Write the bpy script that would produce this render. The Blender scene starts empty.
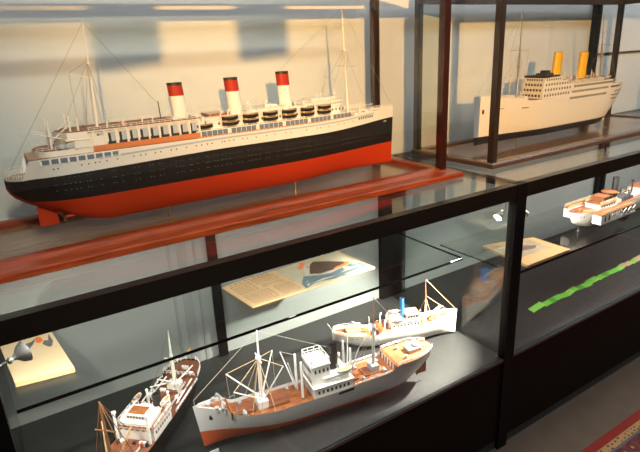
import bpy, bmesh, math, random
from mathutils import Vector, Matrix
random.seed(7)
S = bpy.context.scene
COL = S.collection
PI = math.pi
R = math.radians

# ------------------------------------------------------------------ materials
def _nt(name):
    m = bpy.data.materials.new(name); m.use_nodes = True
    nt = m.node_tree
    return m, nt, nt.nodes['Principled BSDF']

def plain(name, col, rough=.5, metal=0., spec=.5, emit=0., emit_col=None, bump=0., bscale=200., var=0., vscale=30.):
    m, nt, b = _nt(name)
    b.inputs['Base Color'].default_value = (*col, 1)
    b.inputs['Roughness'].default_value = rough
    b.inputs['Metallic'].default_value = metal
    b.inputs['Specular IOR Level'].default_value = spec
    if emit:
        b.inputs['Emission Color'].default_value = (*(emit_col or col), 1)
        b.inputs['Emission Strength'].default_value = emit
    if bump or var:
        tc = nt.nodes.new('ShaderNodeTexCoord')
    if var:
        n = nt.nodes.new('ShaderNodeTexNoise'); n.inputs['Scale'].default_value = vscale; n.inputs['Detail'].default_value = 5
        r = nt.nodes.new('ShaderNodeMapRange'); r.inputs['To Min'].default_value = 1 - var; r.inputs['To Max'].default_value = 1 + var
        mx = nt.nodes.new('ShaderNodeMix'); mx.data_type = 'RGBA'; mx.blend_type = 'MULTIPLY'; mx.inputs[0].default_value = 1
        mx.inputs[6].default_value = (*col, 1)
        nt.links.new(tc.outputs['Object'], n.inputs['Vector'])
        nt.links.new(n.outputs['Fac'], r.inputs['Value'])
        nt.links.new(r.outputs[0], mx.inputs[7])
        nt.links.new(mx.outputs[2], b.inputs['Base Color'])
    if bump:
        n = nt.nodes.new('ShaderNodeTexNoise'); n.inputs['Scale'].default_value = bscale; n.inputs['Detail'].default_value = 3
        bp = nt.nodes.new('ShaderNodeBump'); bp.inputs['Strength'].default_value = bump; bp.inputs['Distance'].default_value = .002
        nt.links.new(tc.outputs['Object'], n.inputs['Vector'])
        nt.links.new(n.outputs['Fac'], bp.inputs['Height'])
        nt.links.new(bp.outputs[0], b.inputs['Normal'])
    return m

def wood(name, c1, c2, scale=(2, 40, 40), rough=.25, coat=0.):
    m, nt, b = _nt(name)
    tc = nt.nodes.new('ShaderNodeTexCoord'); mp = nt.nodes.new('ShaderNodeMapping')
    mp.inputs['Scale'].default_value = scale
    n = nt.nodes.new('ShaderNodeTexNoise'); n.inputs['Scale'].default_value = 3; n.inputs['Detail'].default_value = 6; n.inputs['Distortion'].default_value = .6
    cr = nt.nodes.new('ShaderNodeValToRGB')
    cr.color_ramp.elements[0].position = .3; cr.color_ramp.elements[0].color = (*c1, 1)
    cr.color_ramp.elements[1].position = .7; cr.color_ramp.elements[1].color = (*c2, 1)
    nt.links.new(tc.outputs['Object'], mp.inputs[0]); nt.links.new(mp.outputs[0], n.inputs['Vector'])
    nt.links.new(n.outputs['Fac'], cr.inputs[0]); nt.links.new(cr.outputs[0], b.inputs['Base Color'])
    b.inputs['Roughness'].default_value = rough
    b.inputs['Coat Weight'].default_value = coat
    b.inputs['Coat Roughness'].default_value = .12
    return m

def planks(name, c1, c2, scale=90., rough=.55):
    """Narrow deck planks running fore and aft (along the local x axis)."""
    m, nt, b = _nt(name)
    tc = nt.nodes.new('ShaderNodeTexCoord')
    w = nt.nodes.new('ShaderNodeTexWave'); w.bands_direction = 'Y'; w.inputs['Scale'].default_value = scale; w.inputs['Distortion'].default_value = .3
    n = nt.nodes.new('ShaderNodeTexNoise'); n.inputs['Scale'].default_value = 45; n.inputs['Detail'].default_value = 5
    mx = nt.nodes.new('ShaderNodeMath'); mx.operation = 'MULTIPLY'
    cr = nt.nodes.new('ShaderNodeValToRGB')
    cr.color_ramp.elements[0].position = .08; cr.color_ramp.elements[0].color = (*c1, 1)
    cr.color_ramp.elements[1].position = .5; cr.color_ramp.elements[1].color = (*c2, 1)
    nt.links.new(tc.outputs['Object'], w.inputs['Vector']); nt.links.new(tc.outputs['Object'], n.inputs['Vector'])
    nt.links.new(w.outputs['Fac'], mx.inputs[0]); nt.links.new(n.outputs['Fac'], mx.inputs[1])
    nt.links.new(mx.outputs[0], cr.inputs[0]); nt.links.new(cr.outputs[0], b.inputs['Base Color'])
    b.inputs['Roughness'].default_value = rough
    return m

def glass(name, tint=(.95, .97, .965), refl=1.0):
    """Thin pane: clear transmission with a Fresnel mirror reflection."""
    m = bpy.data.materials.new(name); m.use_nodes = True
    nt = m.node_tree; nt.nodes.clear()
    out = nt.nodes.new('ShaderNodeOutputMaterial')
    tr = nt.nodes.new('ShaderNodeBsdfTransparent'); tr.inputs[0].default_value = (*tint, 1)
    gl = nt.nodes.new('ShaderNodeBsdfGlossy'); gl.inputs['Roughness'].default_value = 0.0
    fr = nt.nodes.new('ShaderNodeFresnel'); fr.inputs[0].default_value = 1.5
    geo = nt.nodes.new('ShaderNodeNewGeometry')
    # the same index from either side: a pane's inner face must not go totally reflecting
    ior = nt.nodes.new('ShaderNodeMix'); ior.data_type = 'FLOAT'
    ior.inputs[2].default_value = 1.5; ior.inputs[3].default_value = 1 / 1.5
    nt.links.new(geo.outputs['Backfacing'], ior.inputs[0])
    nt.links.new(ior.outputs[0], fr.inputs[0])
    mul = nt.nodes.new('ShaderNodeMath'); mul.operation = 'MULTIPLY'; mul.inputs[1].default_value = refl
    mix = nt.nodes.new('ShaderNodeMixShader')
    nt.links.new(fr.outputs[0], mul.inputs[0]); nt.links.new(mul.outputs[0], mix.inputs[0])
    nt.links.new(tr.outputs[0], mix.inputs[1]); nt.links.new(gl.outputs[0], mix.inputs[2])
    nt.links.new(mix.outputs[0], out.inputs[0])
    return m

def rug_field(name):
    m, nt, b = _nt(name)
    tc = nt.nodes.new('ShaderNodeTexCoord')
    v = nt.nodes.new('ShaderNodeTexVoronoi'); v.inputs['Scale'].default_value = 26
    cr = nt.nodes.new('ShaderNodeValToRGB'); e = cr.color_ramp.elements
    cr.color_ramp.interpolation = 'CONSTANT'
    e[0].position = 0; e[0].color = (.25, .14, .05, 1)
    e[1].position = .2; e[1].color = (.12, .012, .008, 1)
    x = e.new(.45); x.color = (.02, .02, .03, 1)
    x = e.new(.58); x.color = (.16, .02, .012, 1)
    nt.links.new(tc.outputs['Object'], v.inputs['Vector']); nt.links.new(v.outputs['Distance'], cr.inputs[0])
    nt.links.new(cr.outputs[0], b.inputs['Base Color']); b.inputs['Roughness'].default_value = .95
    return m

def rug_band(name):
    m, nt, b = _nt(name)
    tc = nt.nodes.new('ShaderNodeTexCoord')
    mp = nt.nodes.new('ShaderNodeMapping'); mp.inputs['Scale'].default_value = (1, 1.6, 1)
    v = nt.nodes.new('ShaderNodeTexVoronoi'); v.inputs['Scale'].default_value = 42; v.inputs['Randomness'].default_value = .35
    cr = nt.nodes.new('ShaderNodeValToRGB'); e = cr.color_ramp.elements
    cr.color_ramp.interpolation = 'CONSTANT'
    e[0].position = 0; e[0].color = (.04, .02, .015, 1)
    e[1].position = .27; e[1].color = (.30, .17, .065, 1)
    nt.links.new(tc.outputs['Object'], mp.inputs[0]); nt.links.new(mp.outputs[0], v.inputs['Vector'])
    nt.links.new(v.outputs['Distance'], cr.inputs[0])
    nt.links.new(cr.outputs[0], b.inputs['Base Color']); b.inputs['Roughness'].default_value = .95
    return m

M = dict(
    wall=plain('wall_paint', (.80, .77, .74), .85, bump=.15, bscale=300, var=.03, vscale=6),
    floor=plain('floor_carpet', (.095, .066, .045), .95, bump=.6, bscale=500, var=.28, vscale=9),
    ceil=plain('ceiling_paint', (.55, .54, .52), .9, var=.02),
    black=plain('black_metal', (.004, .0036, .0032), .5, spec=.14),
    rail=plain('rail_metal', (.007, .005, .004), .30, spec=.38),
    plinth=plain('plinth_laminate', (.006, .0032, .002), .5, spec=.12, var=.15, vscale=12),
    kick=plain('kick_strip', (.035, .038, .038), .6),
    back=plain('back_panel_grey', (.235, .25, .246), .65, var=.04, vscale=5),
    cfloor=plain('case_floor_cloth', (.020, .0208, .0208), .5, spec=.45, var=.2, vscale=18, bump=.3, bscale=700),
    glass=glass('pane_glass'),
    toptint=glass('top_glass', (.93, .955, .945), 1.0),
    edge=plain('glass_edge', (.0008, .0008, .0008), .8, spec=.0),
    edgeglint=plain('glass_edge_glint', (.5, .55, .53), .15),
    streak=plain('streak_grey', (.20, .21, .21), .5),
    mahog=wood('mahogany', (.11, .013, .002), (.40, .062, .007), (3, 60, 60), .28, .12),
    mahogtop=wood('mahogany_floor', (.19, .09, .045), (.30, .165, .085), (2, 30, 30), .2, .6),
    mahogpost=wood('mahogany_post', (.013, .004, .003), (.034, .008, .004), (50, 50, 3), .25, .5),
    brownpost=wood('walnut_post', (.011, .008, .006), (.028, .019, .013), (50, 50, 3), .3, .3),
    brownbase=wood('walnut_base', (.035, .02, .012), (.10, .058, .032), (3, 60, 60), .25, .5),
    white=plain('model_white', (.80, .76, .69), .42),
    white2=plain('model_offwhite', (.74, .70, .62), .5),
    cold=plain('model_cold_white', (.78, .78, .76), .45),
    cream=plain('model_cream', (.82, .76, .62), .45),
    hullblack=plain('hull_black', (.013, .010, .009), .42, spec=.35),
    hullred=plain('hull_red', (.47, .034, .005), .5, spec=.3),
    hullgrey=plain('hull_grey', (.56, .57, .57), .42),
    hullorange=plain('boot_red', (.50, .10, .035), .45),
    boot=plain('boot_black', (.012, .012, .013), .4),
    glassblue=plain('window_blue', (.16, .20, .26), .25),
    dark=plain('model_dark', (.018, .017, .017), .5),
    charcoal=plain('model_charcoal', (.05, .048, .048), .55),
    grey=plain('model_grey', (.34, .35, .35), .5),
    paleblue=plain('model_paleblue', (.42, .48, .54), .5),
    orange=plain('orange_panel', (.62, .19, .055), .5),
    red=plain('funnel_red', (.40, .024, .008), .5, spec=.3),
    yellow=plain('funnel_yellow', (.80, .47, .02), .4),
    blue=plain('funnel_blue', (.02, .13, .42), .4),
    deck=planks('deck_teak', (.10, .030, .010), (.44, .150, .045), 60.),
    deckdark=planks('deck_brown', (.10, .032, .016), (.30, .105, .05)),
    deckpale=planks('deck_pale', (.30, .16, .08), (.58, .32, .15)),
    spar=plain('spar_buff', (.55, .36, .17), .5),
    brownmast=plain('mast_brown', (.22, .10, .045), .5),
    rope=plain('rope_grey', (.36, .32, .27), .7),
    ropetan=plain('rope_tan', (.55, .40, .22), .7),
    ropedark=plain('rope_dark', (.10, .085, .07), .7),
    brass=plain('brass', (.55, .38, .14), .3, .9),
    chrome=plain('chrome', (.75, .75, .75), .22, .85),
    steel=plain('dull_steel', (.20, .20, .20), .35, .9),
    lens=plain('halogen_lens', (1, .95, .85), .3, emit=14., emit_col=(1, .93, .80)),
    paper=plain('paper_cream', (.52, .36, .19), .8, var=.08, vscale=25),
    paperw=plain('paper_board', (.66, .53, .33), .7, var=.05, vscale=20),
    paperedge=plain('paper_edge', (.62, .42, .20), .8),
    ink=plain('print_brown', (.20, .12, .06), .85),
    psky=plain('print_sky', (.40, .37, .26), .8, var=.22, vscale=22),
    psea=plain('print_sea', (.10, .15, .17), .8, var=.35, vscale=45),
    pfoam=plain('print_foam', (.42, .42, .37), .8),
    phull=plain('print_hull', (.075, .045, .03), .8, var=.25, vscale=40),
    pflame=plain('print_orange', (.72, .17, .035), .8),
    pgrey=plain('print_grey', (.12, .125, .13), .8, var=.4, vscale=60),
    pdark=plain('print_dark', (.20, .15, .10), .8, var=.4, vscale=28),
    green1=plain('strip_green', (.15, .50, .04), .75),
    green2=plain('strip_green_dark', (.07, .30, .025), .75),
    green3=plain('strip_green_light', (.24, .60, .08), .75),
    rugred=plain('rug_red', (.19, .010, .005), .95, bump=.6, bscale=600, var=.2, vscale=40),
    rugband=rug_band('rug_band'), rugfield=rug_field('rug_field'),
    rugblue=plain('rug_line', (.07, .08, .085), .95),
    paperbrown=plain('paper_brown', (.34, .19, .075), .8, var=.15, vscale=30),
    mastgrey=plain('mast_grey', (.27, .28, .30), .5),
    copper=plain('copper_brown', (.20, .075, .026), .4, var=.3, vscale=60),
    dot=plain('porthole_grey', (.30, .29, .27), .5),
    cloth=plain('gobo_cloth', (.25, .23, .22), .9),
    flag=plain('flag_orange', (.75, .30, .05), .8),
)

# ------------------------------------------------------------------ mesh builder
class MB:
    def __init__(s): s.v = []; s.f = []; s.m = []
    def add(s, vs, fs, mi=0):
        b = len(s.v); s.v.extend(vs)
        for f in fs: s.f.append([b + i for i in f]); s.m.append(mi)
    def box(s, x0, x1, y0, y1, z0, z1, mi=0):
        s.add([(x0,y0,z0),(x1,y0,z0),(x1,y1,z0),(x0,y1,z0),(x0,y0,z1),(x1,y0,z1),(x1,y1,z1),(x0,y1,z1)],
              [(3,2,1,0),(4,5,6,7),(0,1,5,4),(1,2,6,5),(2,3,7,6),(3,0,4,7)], mi)
        return s
    def prism(s, pts, z0, z1, mi=0, top=None):
        n = len(pts)
        s.add([(x,y,z0) for x,y in pts] + [(x,y,z1) for x,y in pts],
              [tuple((i,(i+1)%n,n+(i+1)%n,n+i)) for i in range(n)], mi)
        s.add([(x,y,z1) for x,y in pts], [tuple(range(n))], mi if top is None else top)
        s.add([(x,y,z0) for x,y in pts], [tuple(reversed(range(n)))], mi)
        return s
    def tube(s, p0, p1, r0, r1=None, n=6, mi=0, caps=True):
        r1 = r0 if r1 is None else r1
        p0 = Vector(p0); p1 = Vector(p1); d = (p1 - p0)
        if d.length < 1e-9: return s
        d.normalize(); a = Vector((0,0,1)) if abs(d.z) < .9 else Vector((1,0,0))
        u = d.cross(a).normalized(); w = d.cross(u)
        vs = []
        for p, r in ((p0, r0), (p1, r1)):
            for i in range(n):
                t = 2*PI*i/n; vs.append(tuple(p + (u*math.cos(t) + w*math.sin(t))*r))
        fs = [(i,(i+1)%n,n+(i+1)%n,n+i) for i in range(n)]
        if caps: fs += [tuple(reversed(range(n))), tuple(range(n,2*n))]
        s.add(vs, fs, mi); return s
    def path(s, pts, r, n=5, mi=0):
        for a, b in zip(pts, pts[1:]): s.tube(a, b, r, r, n, mi)
        return s
    def lathe(s, c, prof, n=16, mi=0, axis=(0,0,1), mis=None):
        d = Vector(axis).normalized(); a = Vector((0,0,1)) if abs(d.z) < .9 else Vector((1,0,0))
        u = d.cross(a).normalized(); w = d.cross(u); c = Vector(c)
        vs = []
        for r, h in prof:
            for i in range(n):
                t = 2*PI*i/n; vs.append(tuple(c + d*h + (u*math.cos(t)+w*math.sin(t))*max(r,1e-6)))
        b = len(s.v); s.v.extend(vs)
        for j in range(len(prof)-1):
            for i in range(n):
                s.f.append([b+j*n+i, b+j*n+(i+1)%n, b+(j+1)*n+(i+1)%n, b+(j+1)*n+i]); s.m.append(mis[j] if mis else mi)
        return s
    def rings(s, rings, mi=0, caps=True, mis=None):
        n = len(rings[0]); b = len(s.v)
        for r in rings: s.v.extend(r)
        for j in range(len(rings)-1):
            for i in range(n):
                s.f.append([b+j*n+i, b+j*n+(i+1)%n, b+(j+1)*n+(i+1)%n, b+(j+1)*n+i]); s.m.append(mis[j] if mis else mi)
        if caps:
            s.f.append([b+i for i in reversed(range(n))]); s.m.append(mis[0] if mis else mi)
            s.f.append([b+(len(rings)-1)*n+i for i in range(n)]); s.m.append(mis[-1] if mis else mi)
        return s
    def ball(s, c, r, n=10, mi=0, sz=1.):
        prof = [(r*math.sin(PI*j/6), -r*sz*math.cos(PI*j/6)) for j in range(7)]
        return s.lathe(c, prof, n, mi)
    def quad(s, a, b, c, d, mi=0): s.add([a,b,c,d],[(0,1,2,3)],mi); return s
    def poly(s, pts, mi=0): s.add(list(pts), [tuple(range(len(pts)))], mi); return s
    def build(s, name, mats, parent=None, smooth=True, weld=1e-6, label=None):
        me = bpy.data.meshes.new(name)
        me.from_pydata(s.v, [], s.f)
        for i, p in enumerate(me.polygons): p.material_index = s.m[i]
        bm = bmesh.new(); bm.from_mesh(me)
        if weld: bmesh.ops.remove_doubles(bm, verts=bm.verts, dist=weld)
        bmesh.ops.dissolve_degenerate(bm, edges=bm.edges, dist=1e-7)
        bmesh.ops.recalc_face_normals(bm, faces=bm.faces)
        bm.to_mesh(me); bm.free()
        if not isinstance(mats, (list, tuple)): mats = [mats]
        for m in mats: me.materials.append(m)
        if smooth:
            for p in me.polygons: p.use_smooth = True
            me.set_sharp_from_angle(angle=R(35))
        o = bpy.data.objects.new(name, me); COL.objects.link(o)
        if parent: o.parent = parent
        if label: o['label'] = label
        return o

def split(mb, name, mats, parent=None, smooth=True, eps=.0004):
    """Build every touching cluster of the mesh builder's shapes as an object of its own."""
    n = len(mb.v); par = list(range(n))
    def find(a):
        while par[a] != a: par[a] = par[par[a]]; a = par[a]
        return a
    for f in mb.f:
        r = find(f[0])
        for i in f[1:]:
            q = find(i)
            if q != r: par[q] = r
    box = {}
    for i, v in enumerate(mb.v):
        b = box.setdefault(find(i), [list(v), list(v)])
        for k in range(3): b[0][k] = min(b[0][k], v[k]); b[1][k] = max(b[1][k], v[k])
    ids = list(box)
    for i, a in enumerate(ids):
        A = box[a]
        for b in ids[i+1:]:
            B = box[b]
            if all(A[0][k] <= B[1][k]+eps and B[0][k] <= A[1][k]+eps for k in range(3)):
                ra, rb = find(a), find(b)
                if ra != rb: par[rb] = ra
    grp = {}
    for f, m in zip(mb.f, mb.m): grp.setdefault(find(f[0]), []).append((f, m))
    out = []
    for g in grp.values():
        sub = MB(); ix = {}
        for f, m in g:
            for i in f:
                if i not in ix: ix[i] = len(sub.v); sub.v.append(mb.v[i])
            sub.f.append([ix[i] for i in f]); sub.m.append(m)
        out.append(sub.build(name, mats, parent, smooth))
    return out

def thing(name, label, cat, loc=(0,0,0), rz=0., group=None):
    o = bpy.data.objects.new(name, None); COL.objects.link(o)
    o.empty_display_size = .05
    o.location = loc; o.rotation_euler = (0,0,rz); o['label'] = label; o['category'] = cat
    if group: o['group'] = group
    return o
def tag(o, label, cat, group=None):
    o['label'] = label; o['category'] = cat
    if group: o['group'] = group
    return o
def struct(o): o['kind'] = 'structure'; return o
def part_copy(o, loc, rz=None, parent=None):
    c = o.copy(); COL.objects.link(c); c.location = loc; c.parent = parent or o.parent
    if rz is not None: c.rotation_euler = (0,0,rz)
    for ch in list(o.children):
        d = ch.copy(); COL.objects.link(d); d.parent = c
    return c

def smooth(a, b, x):
    t = max(0., min(1., (x-a)/(b-a))); return t*t*(3-2*t)
def lerp(tab, x):
    if x <= tab[0][0]: return tab[0][1]
    for (a, va), (b, vb) in zip(tab, tab[1:]):
        if x <= b: return va + (vb-va)*(x-a)/(b-a)
    return tab[-1][1]

# ------------------------------------------------------------------ ship parts (local: x from stern 0 to bow L, z from keel)
class Hull:
    def __init__(s, L, B, sheer, keel, stern=.14, bow=.30, bowpow=1.7, e_mid=.16, e_end=.75, rake=.02, sternw=0.0):
        s.L, s.B, s.sheer, s.keel = L, B, sheer, keel
        s.stern, s.bow, s.bp, s.em, s.ee, s.rk, s.sw = stern, bow, bowpow, e_mid, e_end, rake, sternw
    def hb(s, x):
        t = x/s.L; h = s.B/2
        if t < s.stern:
            q = 1 - t/s.stern; h *= s.sw + (1-s.sw)*math.sqrt(max(0., 1-q**2.2))
        if t > 1 - s.bow:
            q = (t-(1-s.bow))/s.bow; h *= max(0., 1 - q**s.bp)
        return max(h, .0006)
    def e(s, x):
        t = x/s.L
        return s.em + (s.ee-s.em)*max(1-smooth(0, s.stern*1.6, t), smooth(1-s.bow*1.15, 1, t))
    def pos(s, x, z, side=1, out=0.):
        k = s.keel(x); top = s.sheer(x)
        v = max(0., min(1., (z-k)/max(top-k, 1e-5)))
        y = s.hb(x)*(v**s.e(x)) + out
        xx = x - s.rk*(1-v)*smooth(1-s.bow*.8, 1, x/s.L)
        return (xx, side*y, z)
    def loft(s, mb, rows, n=56):
        """rows: [(z function, material index of the strip below this row)], bottom to top."""
        xs = [s.L*(.5-.5*math.cos(PI*i/n)) for i in range(n+1)]
        for side in (1, -1):
            grid = []
            for x in xs:
                k = s.keel(x); top = s.sheer(x); col = []
                for zf, _ in rows:
                    z = min(max(zf(x), k), top); col.append(s.pos(x, z, side))
                grid.append(col)
            b = len(mb.v); m = len(rows)
            for c in grid: mb.v.extend(c)
            for i in range(n):
                for j in range(m-1):
                    a, b2, c, d = grid[i][j], grid[i+1][j], grid[i+1][j+1], grid[i][j+1]
                    if abs(a[2]-d[2]) < 1e-7 and abs(b2[2]-c[2]) < 1e-7: continue
                    mb.f.append([b+i*m+j, b+(i+1)*m+j, b+(i+1)*m+j+1, b+i*m+j+1]); mb.m.append(rows[j+1][1])
    def dots(s, mb, x0, x1, n, z, r, mi, jitter=0., gaps=0.):
        for side in (1, -1):
            rnd = random.Random(int(x0*1000)+n)
            for i in range(n):
                if rnd.random() < gaps: continue
                x = x0 + (x1-x0)*(i+.5)/n + rnd.uniform(-jitter, jitter)
                zz = z(x) if callable(z) else z
                a = s.pos(x-r, zz, side, .0006); b = s.pos(x+r, zz, side, .0006)
                mb.quad((a[0],a[1],zz-r),(b[0],b[1],zz-r),(b[0],b[1],zz+r),(a[0],a[1],zz+r), mi)
    def band(s, mb, x0, x1, z0, z1, mi, n=24, out=.0008, sides=(1,-1)):
        for side in sides:
            for i in range(n):
                xa = x0+(x1-x0)*i/n; xb = x0+(x1-x0)*(i+1)/n
                f = lambda q, x: q(x) if callable(q) else q
                a = s.pos(xa, f(z0,xa), side, out); b = s.pos(xb, f(z0,xb), side, out)
                c = s.pos(xb, f(z1,xb), side, out); d = s.pos(xa, f(z1,xa), side, out)
                mb.quad(a, b, c, d, mi)
    def deck(s, mb, x0, x1, zf, mi=0, inset=.001, n=30):
        xs = [x0+(x1-x0)*i/n for i in range(n+1)]
        for xa, xb in zip(xs, xs[1:]):
            ya = max(s.pos(xa, zf(xa))[1]-inset, .0003); yb = max(s.pos(xb, zf(xb))[1]-inset, .0003)
            mb.quad((xa,-ya,zf(xa)),(xb,-yb,zf(xb)),(xb,yb,zf(xb)),(xa,ya,zf(xa)), mi)
    def house(s, mb, x0, x1, z0, z1, inset=.01, mi=0, top=None, n=14, wmax=None, roundf=0., rounda=0., lip=0.):
        w = lambda x: min(max(s.hb(x)-inset, .004), wmax or 9)
        pts = []
        for i in range(n+1):
            t = i/n; x = x0+(x1-x0)*t; y = w(x)
            if roundf and t > 1-roundf: y *= math.sqrt(max(.0, 1-((t-(1-roundf))/roundf)**2))*.999+.001
            if rounda and t < rounda: y *= math.sqrt(max(.0, 1-((rounda-t)/rounda)**2))*.999+.001
            pts.append((x, y))
        out = [(x,-y) for x,y in pts] + [(x,y) for x,y in reversed(pts)]
        mb.prism(out, z0, z1, mi, top)
        if lip:
            cx = (x0+x1)/2
            big = [((x-cx)*(1+.004/(x1-x0)*2)+cx, y+(lip if y > 0 else -lip)) for x, y in out]
            mb.prism(big, z1-.0005, z1+.0015, mi, top)
        return w

def windows(mb, w, x0, x1, n, z0, z1, mi, fill=.7, sides=(1,-1), out=.0007):
    for side in sides:
        for i in range(n):
            c = x0+(x1-x0)*(i+.5)/n; h = (x1-x0)/n*fill/2
            ya, yb = w(c-h)+out, w(c+h)+out
            mb.quad((c-h,side*ya,z0),(c+h,side*yb,z0),(c+h,side*yb,z1),(c-h,side*ya,z1), mi)
def end_windows(mb, x, wid, n, z0, z1, mi, out=.0007, fill=.6):
    for i in range(n):
        c = -wid/2+wid*(i+.5)/n; h = wid/n*fill/2
        mb.quad((x+out,c-h,z0),(x+out,c+h,z0),(x+out,c+h,z1),(x+out,c-h,z1), mi)
def railing(mb, pts, h, r=.0006, step=.014, mi=0, rows=2):
    for k in range(rows):
        mb.path([(x,y,z+h*(k+1)/rows) for x,y,z in pts], r, 4, mi)
    for a, b in zip(pts, pts[1:]):
        a = Vector(a); b = Vector(b); n = max(1, int((b-a).length/step))
        for i in range(n+1):
            p = a.lerp(b, i/n); mb.tube(p, p+Vector((0,0,h)), r, r, 4, mi)
def edge_pts(h, x0, x1, zf, side, n=16, inset=.001):
    out = []
    for i in range(n+1):
        x = x0+(x1-x0)*i/n; z = zf(x); p = h.pos(x, z); out.append((x, side*max(p[1]-inset, 0), z))
    return out
def funnel(x, z0, z1, rx, ry, rake, bands, mats, parent, y=0., rim=1.0, name='funnel', n=22, pipe=None):
    """bands: [(fraction of the height where the band ends, material index)]"""
    mb = MB(); rings = []; mis = []
    zs = [0.]
    for f, mi in bands:
        zs.append(f); mis.append(mi)
    def ring(f, k=1., dz=0):
        z = z0+(z1-z0)*f; cx = x - rake*f
        return [(cx+rx*k*math.cos(2*PI*i/n), y+ry*k*math.sin(2*PI*i/n), z+dz+.0*math.cos(2*PI*i/n)) for i in range(n)]
    rings = [ring(f) for f in zs]
    rings.append(ring(1., 1.05*rim)); mis.append(mis[-1])
    rings.append(ring(1., 1.05*rim, .0025)); mis.append(mis[-1])
    rings.append(ring(1., .86, .0025)); mis.append(len(mats)-1)
    rings.append(ring(.85, .84)); mis.append(len(mats)-1)
    mb.rings(rings, caps=True, mis=mis)
    if pipe: 
        mb.tube((x+rx*1.25, y, z0), (x+rx*1.25-rake*.8, y, z0+(z1-z0)*.85), .0022, .0022, 8, pipe)
    return mb.build(name, mats, parent)
def boat_mesh(mb, L, B, D, c=(0,0,0), mi=0, top=1, n=12):
    cx, cy, cz = c; rings = []
    for i in range(n+1):
        t = -1+2*i/n; w = B/2*math.sqrt(max(0,1-abs(t)**2.2))+.0003; up = D*.22*t*t
        rings.append([(cx+t*L/2, cy+w*math.sin(a), cz+D*(1-math.cos(a))+up) for a in [-PI/2+PI*j/8 for j in range(9)]])
    b = len(mb.v); m = 9
    for r in rings: mb.v.extend(r)
    for i in range(n):
        for j in range(m-1):
            mb.f.append([b+i*m+j, b+(i+1)*m+j, b+(i+1)*m+j+1, b+i*m+j+1]); mb.m.append(mi)
    ga = [r[0] for r in rings]; gb = [r[-1] for r in rings]
    for i in range(n):
        q = .0012
        mb.f.append([b+i*m, b+(i+1)*m, b+(i+1)*m+m-1, b+i*m+m-1]); mb.m.append(top)
    mb.path(ga, .0009, 4, 2); mb.path(gb, .0009, 4, 2)
def vent(mb, x, y, z, h, r=.003, mi=0, d=1, mouth=1):
    """Cowl ventilator: a pipe that bends into an open hood."""
    mb.tube((x,y,z),(x,y,z+h),r*.7,r*.7,8,mi)
    mb.tube((x,y,z+h),(x+d*r*.9,y,z+h+r*.9),r*.7,r*1.15,8,mi)
    mb.tube((x+d*r*.9,y,z+h+r*.9),(x+d*r*1.6,y,z+h+r*1.1),r*1.15,r*1.3,8,mi,False)
    mb.lathe((x+d*r*1.5,y,z+h+r*1.1),[(0,0),(r*1.15,0)],8,mouth,(d,0,.2))
def rig(pairs, mats, parent, r=.00055, name='rigging_rope'):
    mb = MB()
    for a, b in pairs: mb.tube(a, b, r, r, 4, 0, False)
    return mb.build(name, mats, parent, smooth=False)

# ------------------------------------------------------------------ the room
WY = .75                                    # plane of the back wall
struct(MB().box(-6, 7, WY, WY+.1, 0, 3.0).build('wall_back', M['wall'], smooth=False))
struct(MB().box(-6, 7, -6, WY+.1, -.1, 0).build('floor', M['floor'], smooth=False))
struct(MB().box(-6, 7, -6, WY+.1, 3.0, 3.1).build('ceiling', M['ceil'], smooth=False))
struct(MB().box(-6.1, -6, -6, WY+.1, 0, 3.0).build('wall_left', M['wall'], smooth=False))
struct(MB().box(7, 7.1, -6, WY+.1, 0, 3.0).build('wall_right', M['wall'], smooth=False))
struct(MB().box(-6, 7, -6.1, -6, 0, 3.0).build('wall_front', M['wall'], smooth=False))
struct(MB().box(1.60, 4.5, WY-.012, WY, 1.452, 1.462).build('trim_1', M['brownpost'], smooth=False))

# Persian rug, its long edge parallel to the cases
rug = thing('persian_rug', 'deep red Persian rug with a gold patterned border lying on the floor', 'rug', (1.0, -.95, 0))
def rugrect(mb, i, o, mi, z):               # a frame between insets i and o of the 3.0 x 1.49 rug
    X, Y = 1.75, .747
    a = [(-X+i,-Y+i),(X-i,-Y+i),(X-i,Y-i),(-X+i,Y-i)]; b = [(-X+o,-Y+o),(X-o,-Y+o),(X-o,Y-o),(-X+o,Y-o)]
    for k in range(4):
        p, q, r, t = a[k], a[(k+1)%4], b[(k+1)%4], b[k]
        mb.quad((*p,z),(*q,z),(*r,z),(*t,z), mi)
mb = MB(); mb.box(-1.75,1.75,-.747,.747,.001,.008); rugrect(mb, 0, .036, 0, .0085); mb.build('edge_band', M['rugred'], rug, False)
mb = MB(); rugrect(mb, .036, .066, 0, .0086); mb.build('patterned_border', M['rugband'], rug, False)
mb = MB(); rugrect(mb, .066, .076, 0, .0086); mb.build('border_line', M['rugblue'], rug, False)
mb = MB(); X, Y = 1.75-.076, .747-.076; mb.quad((-X,-Y,.0086),(X,-Y,.0086),(X,Y,.0086),(-X,Y,.0086)); mb.build('field', M['rugfield'], rug, False)

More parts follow.
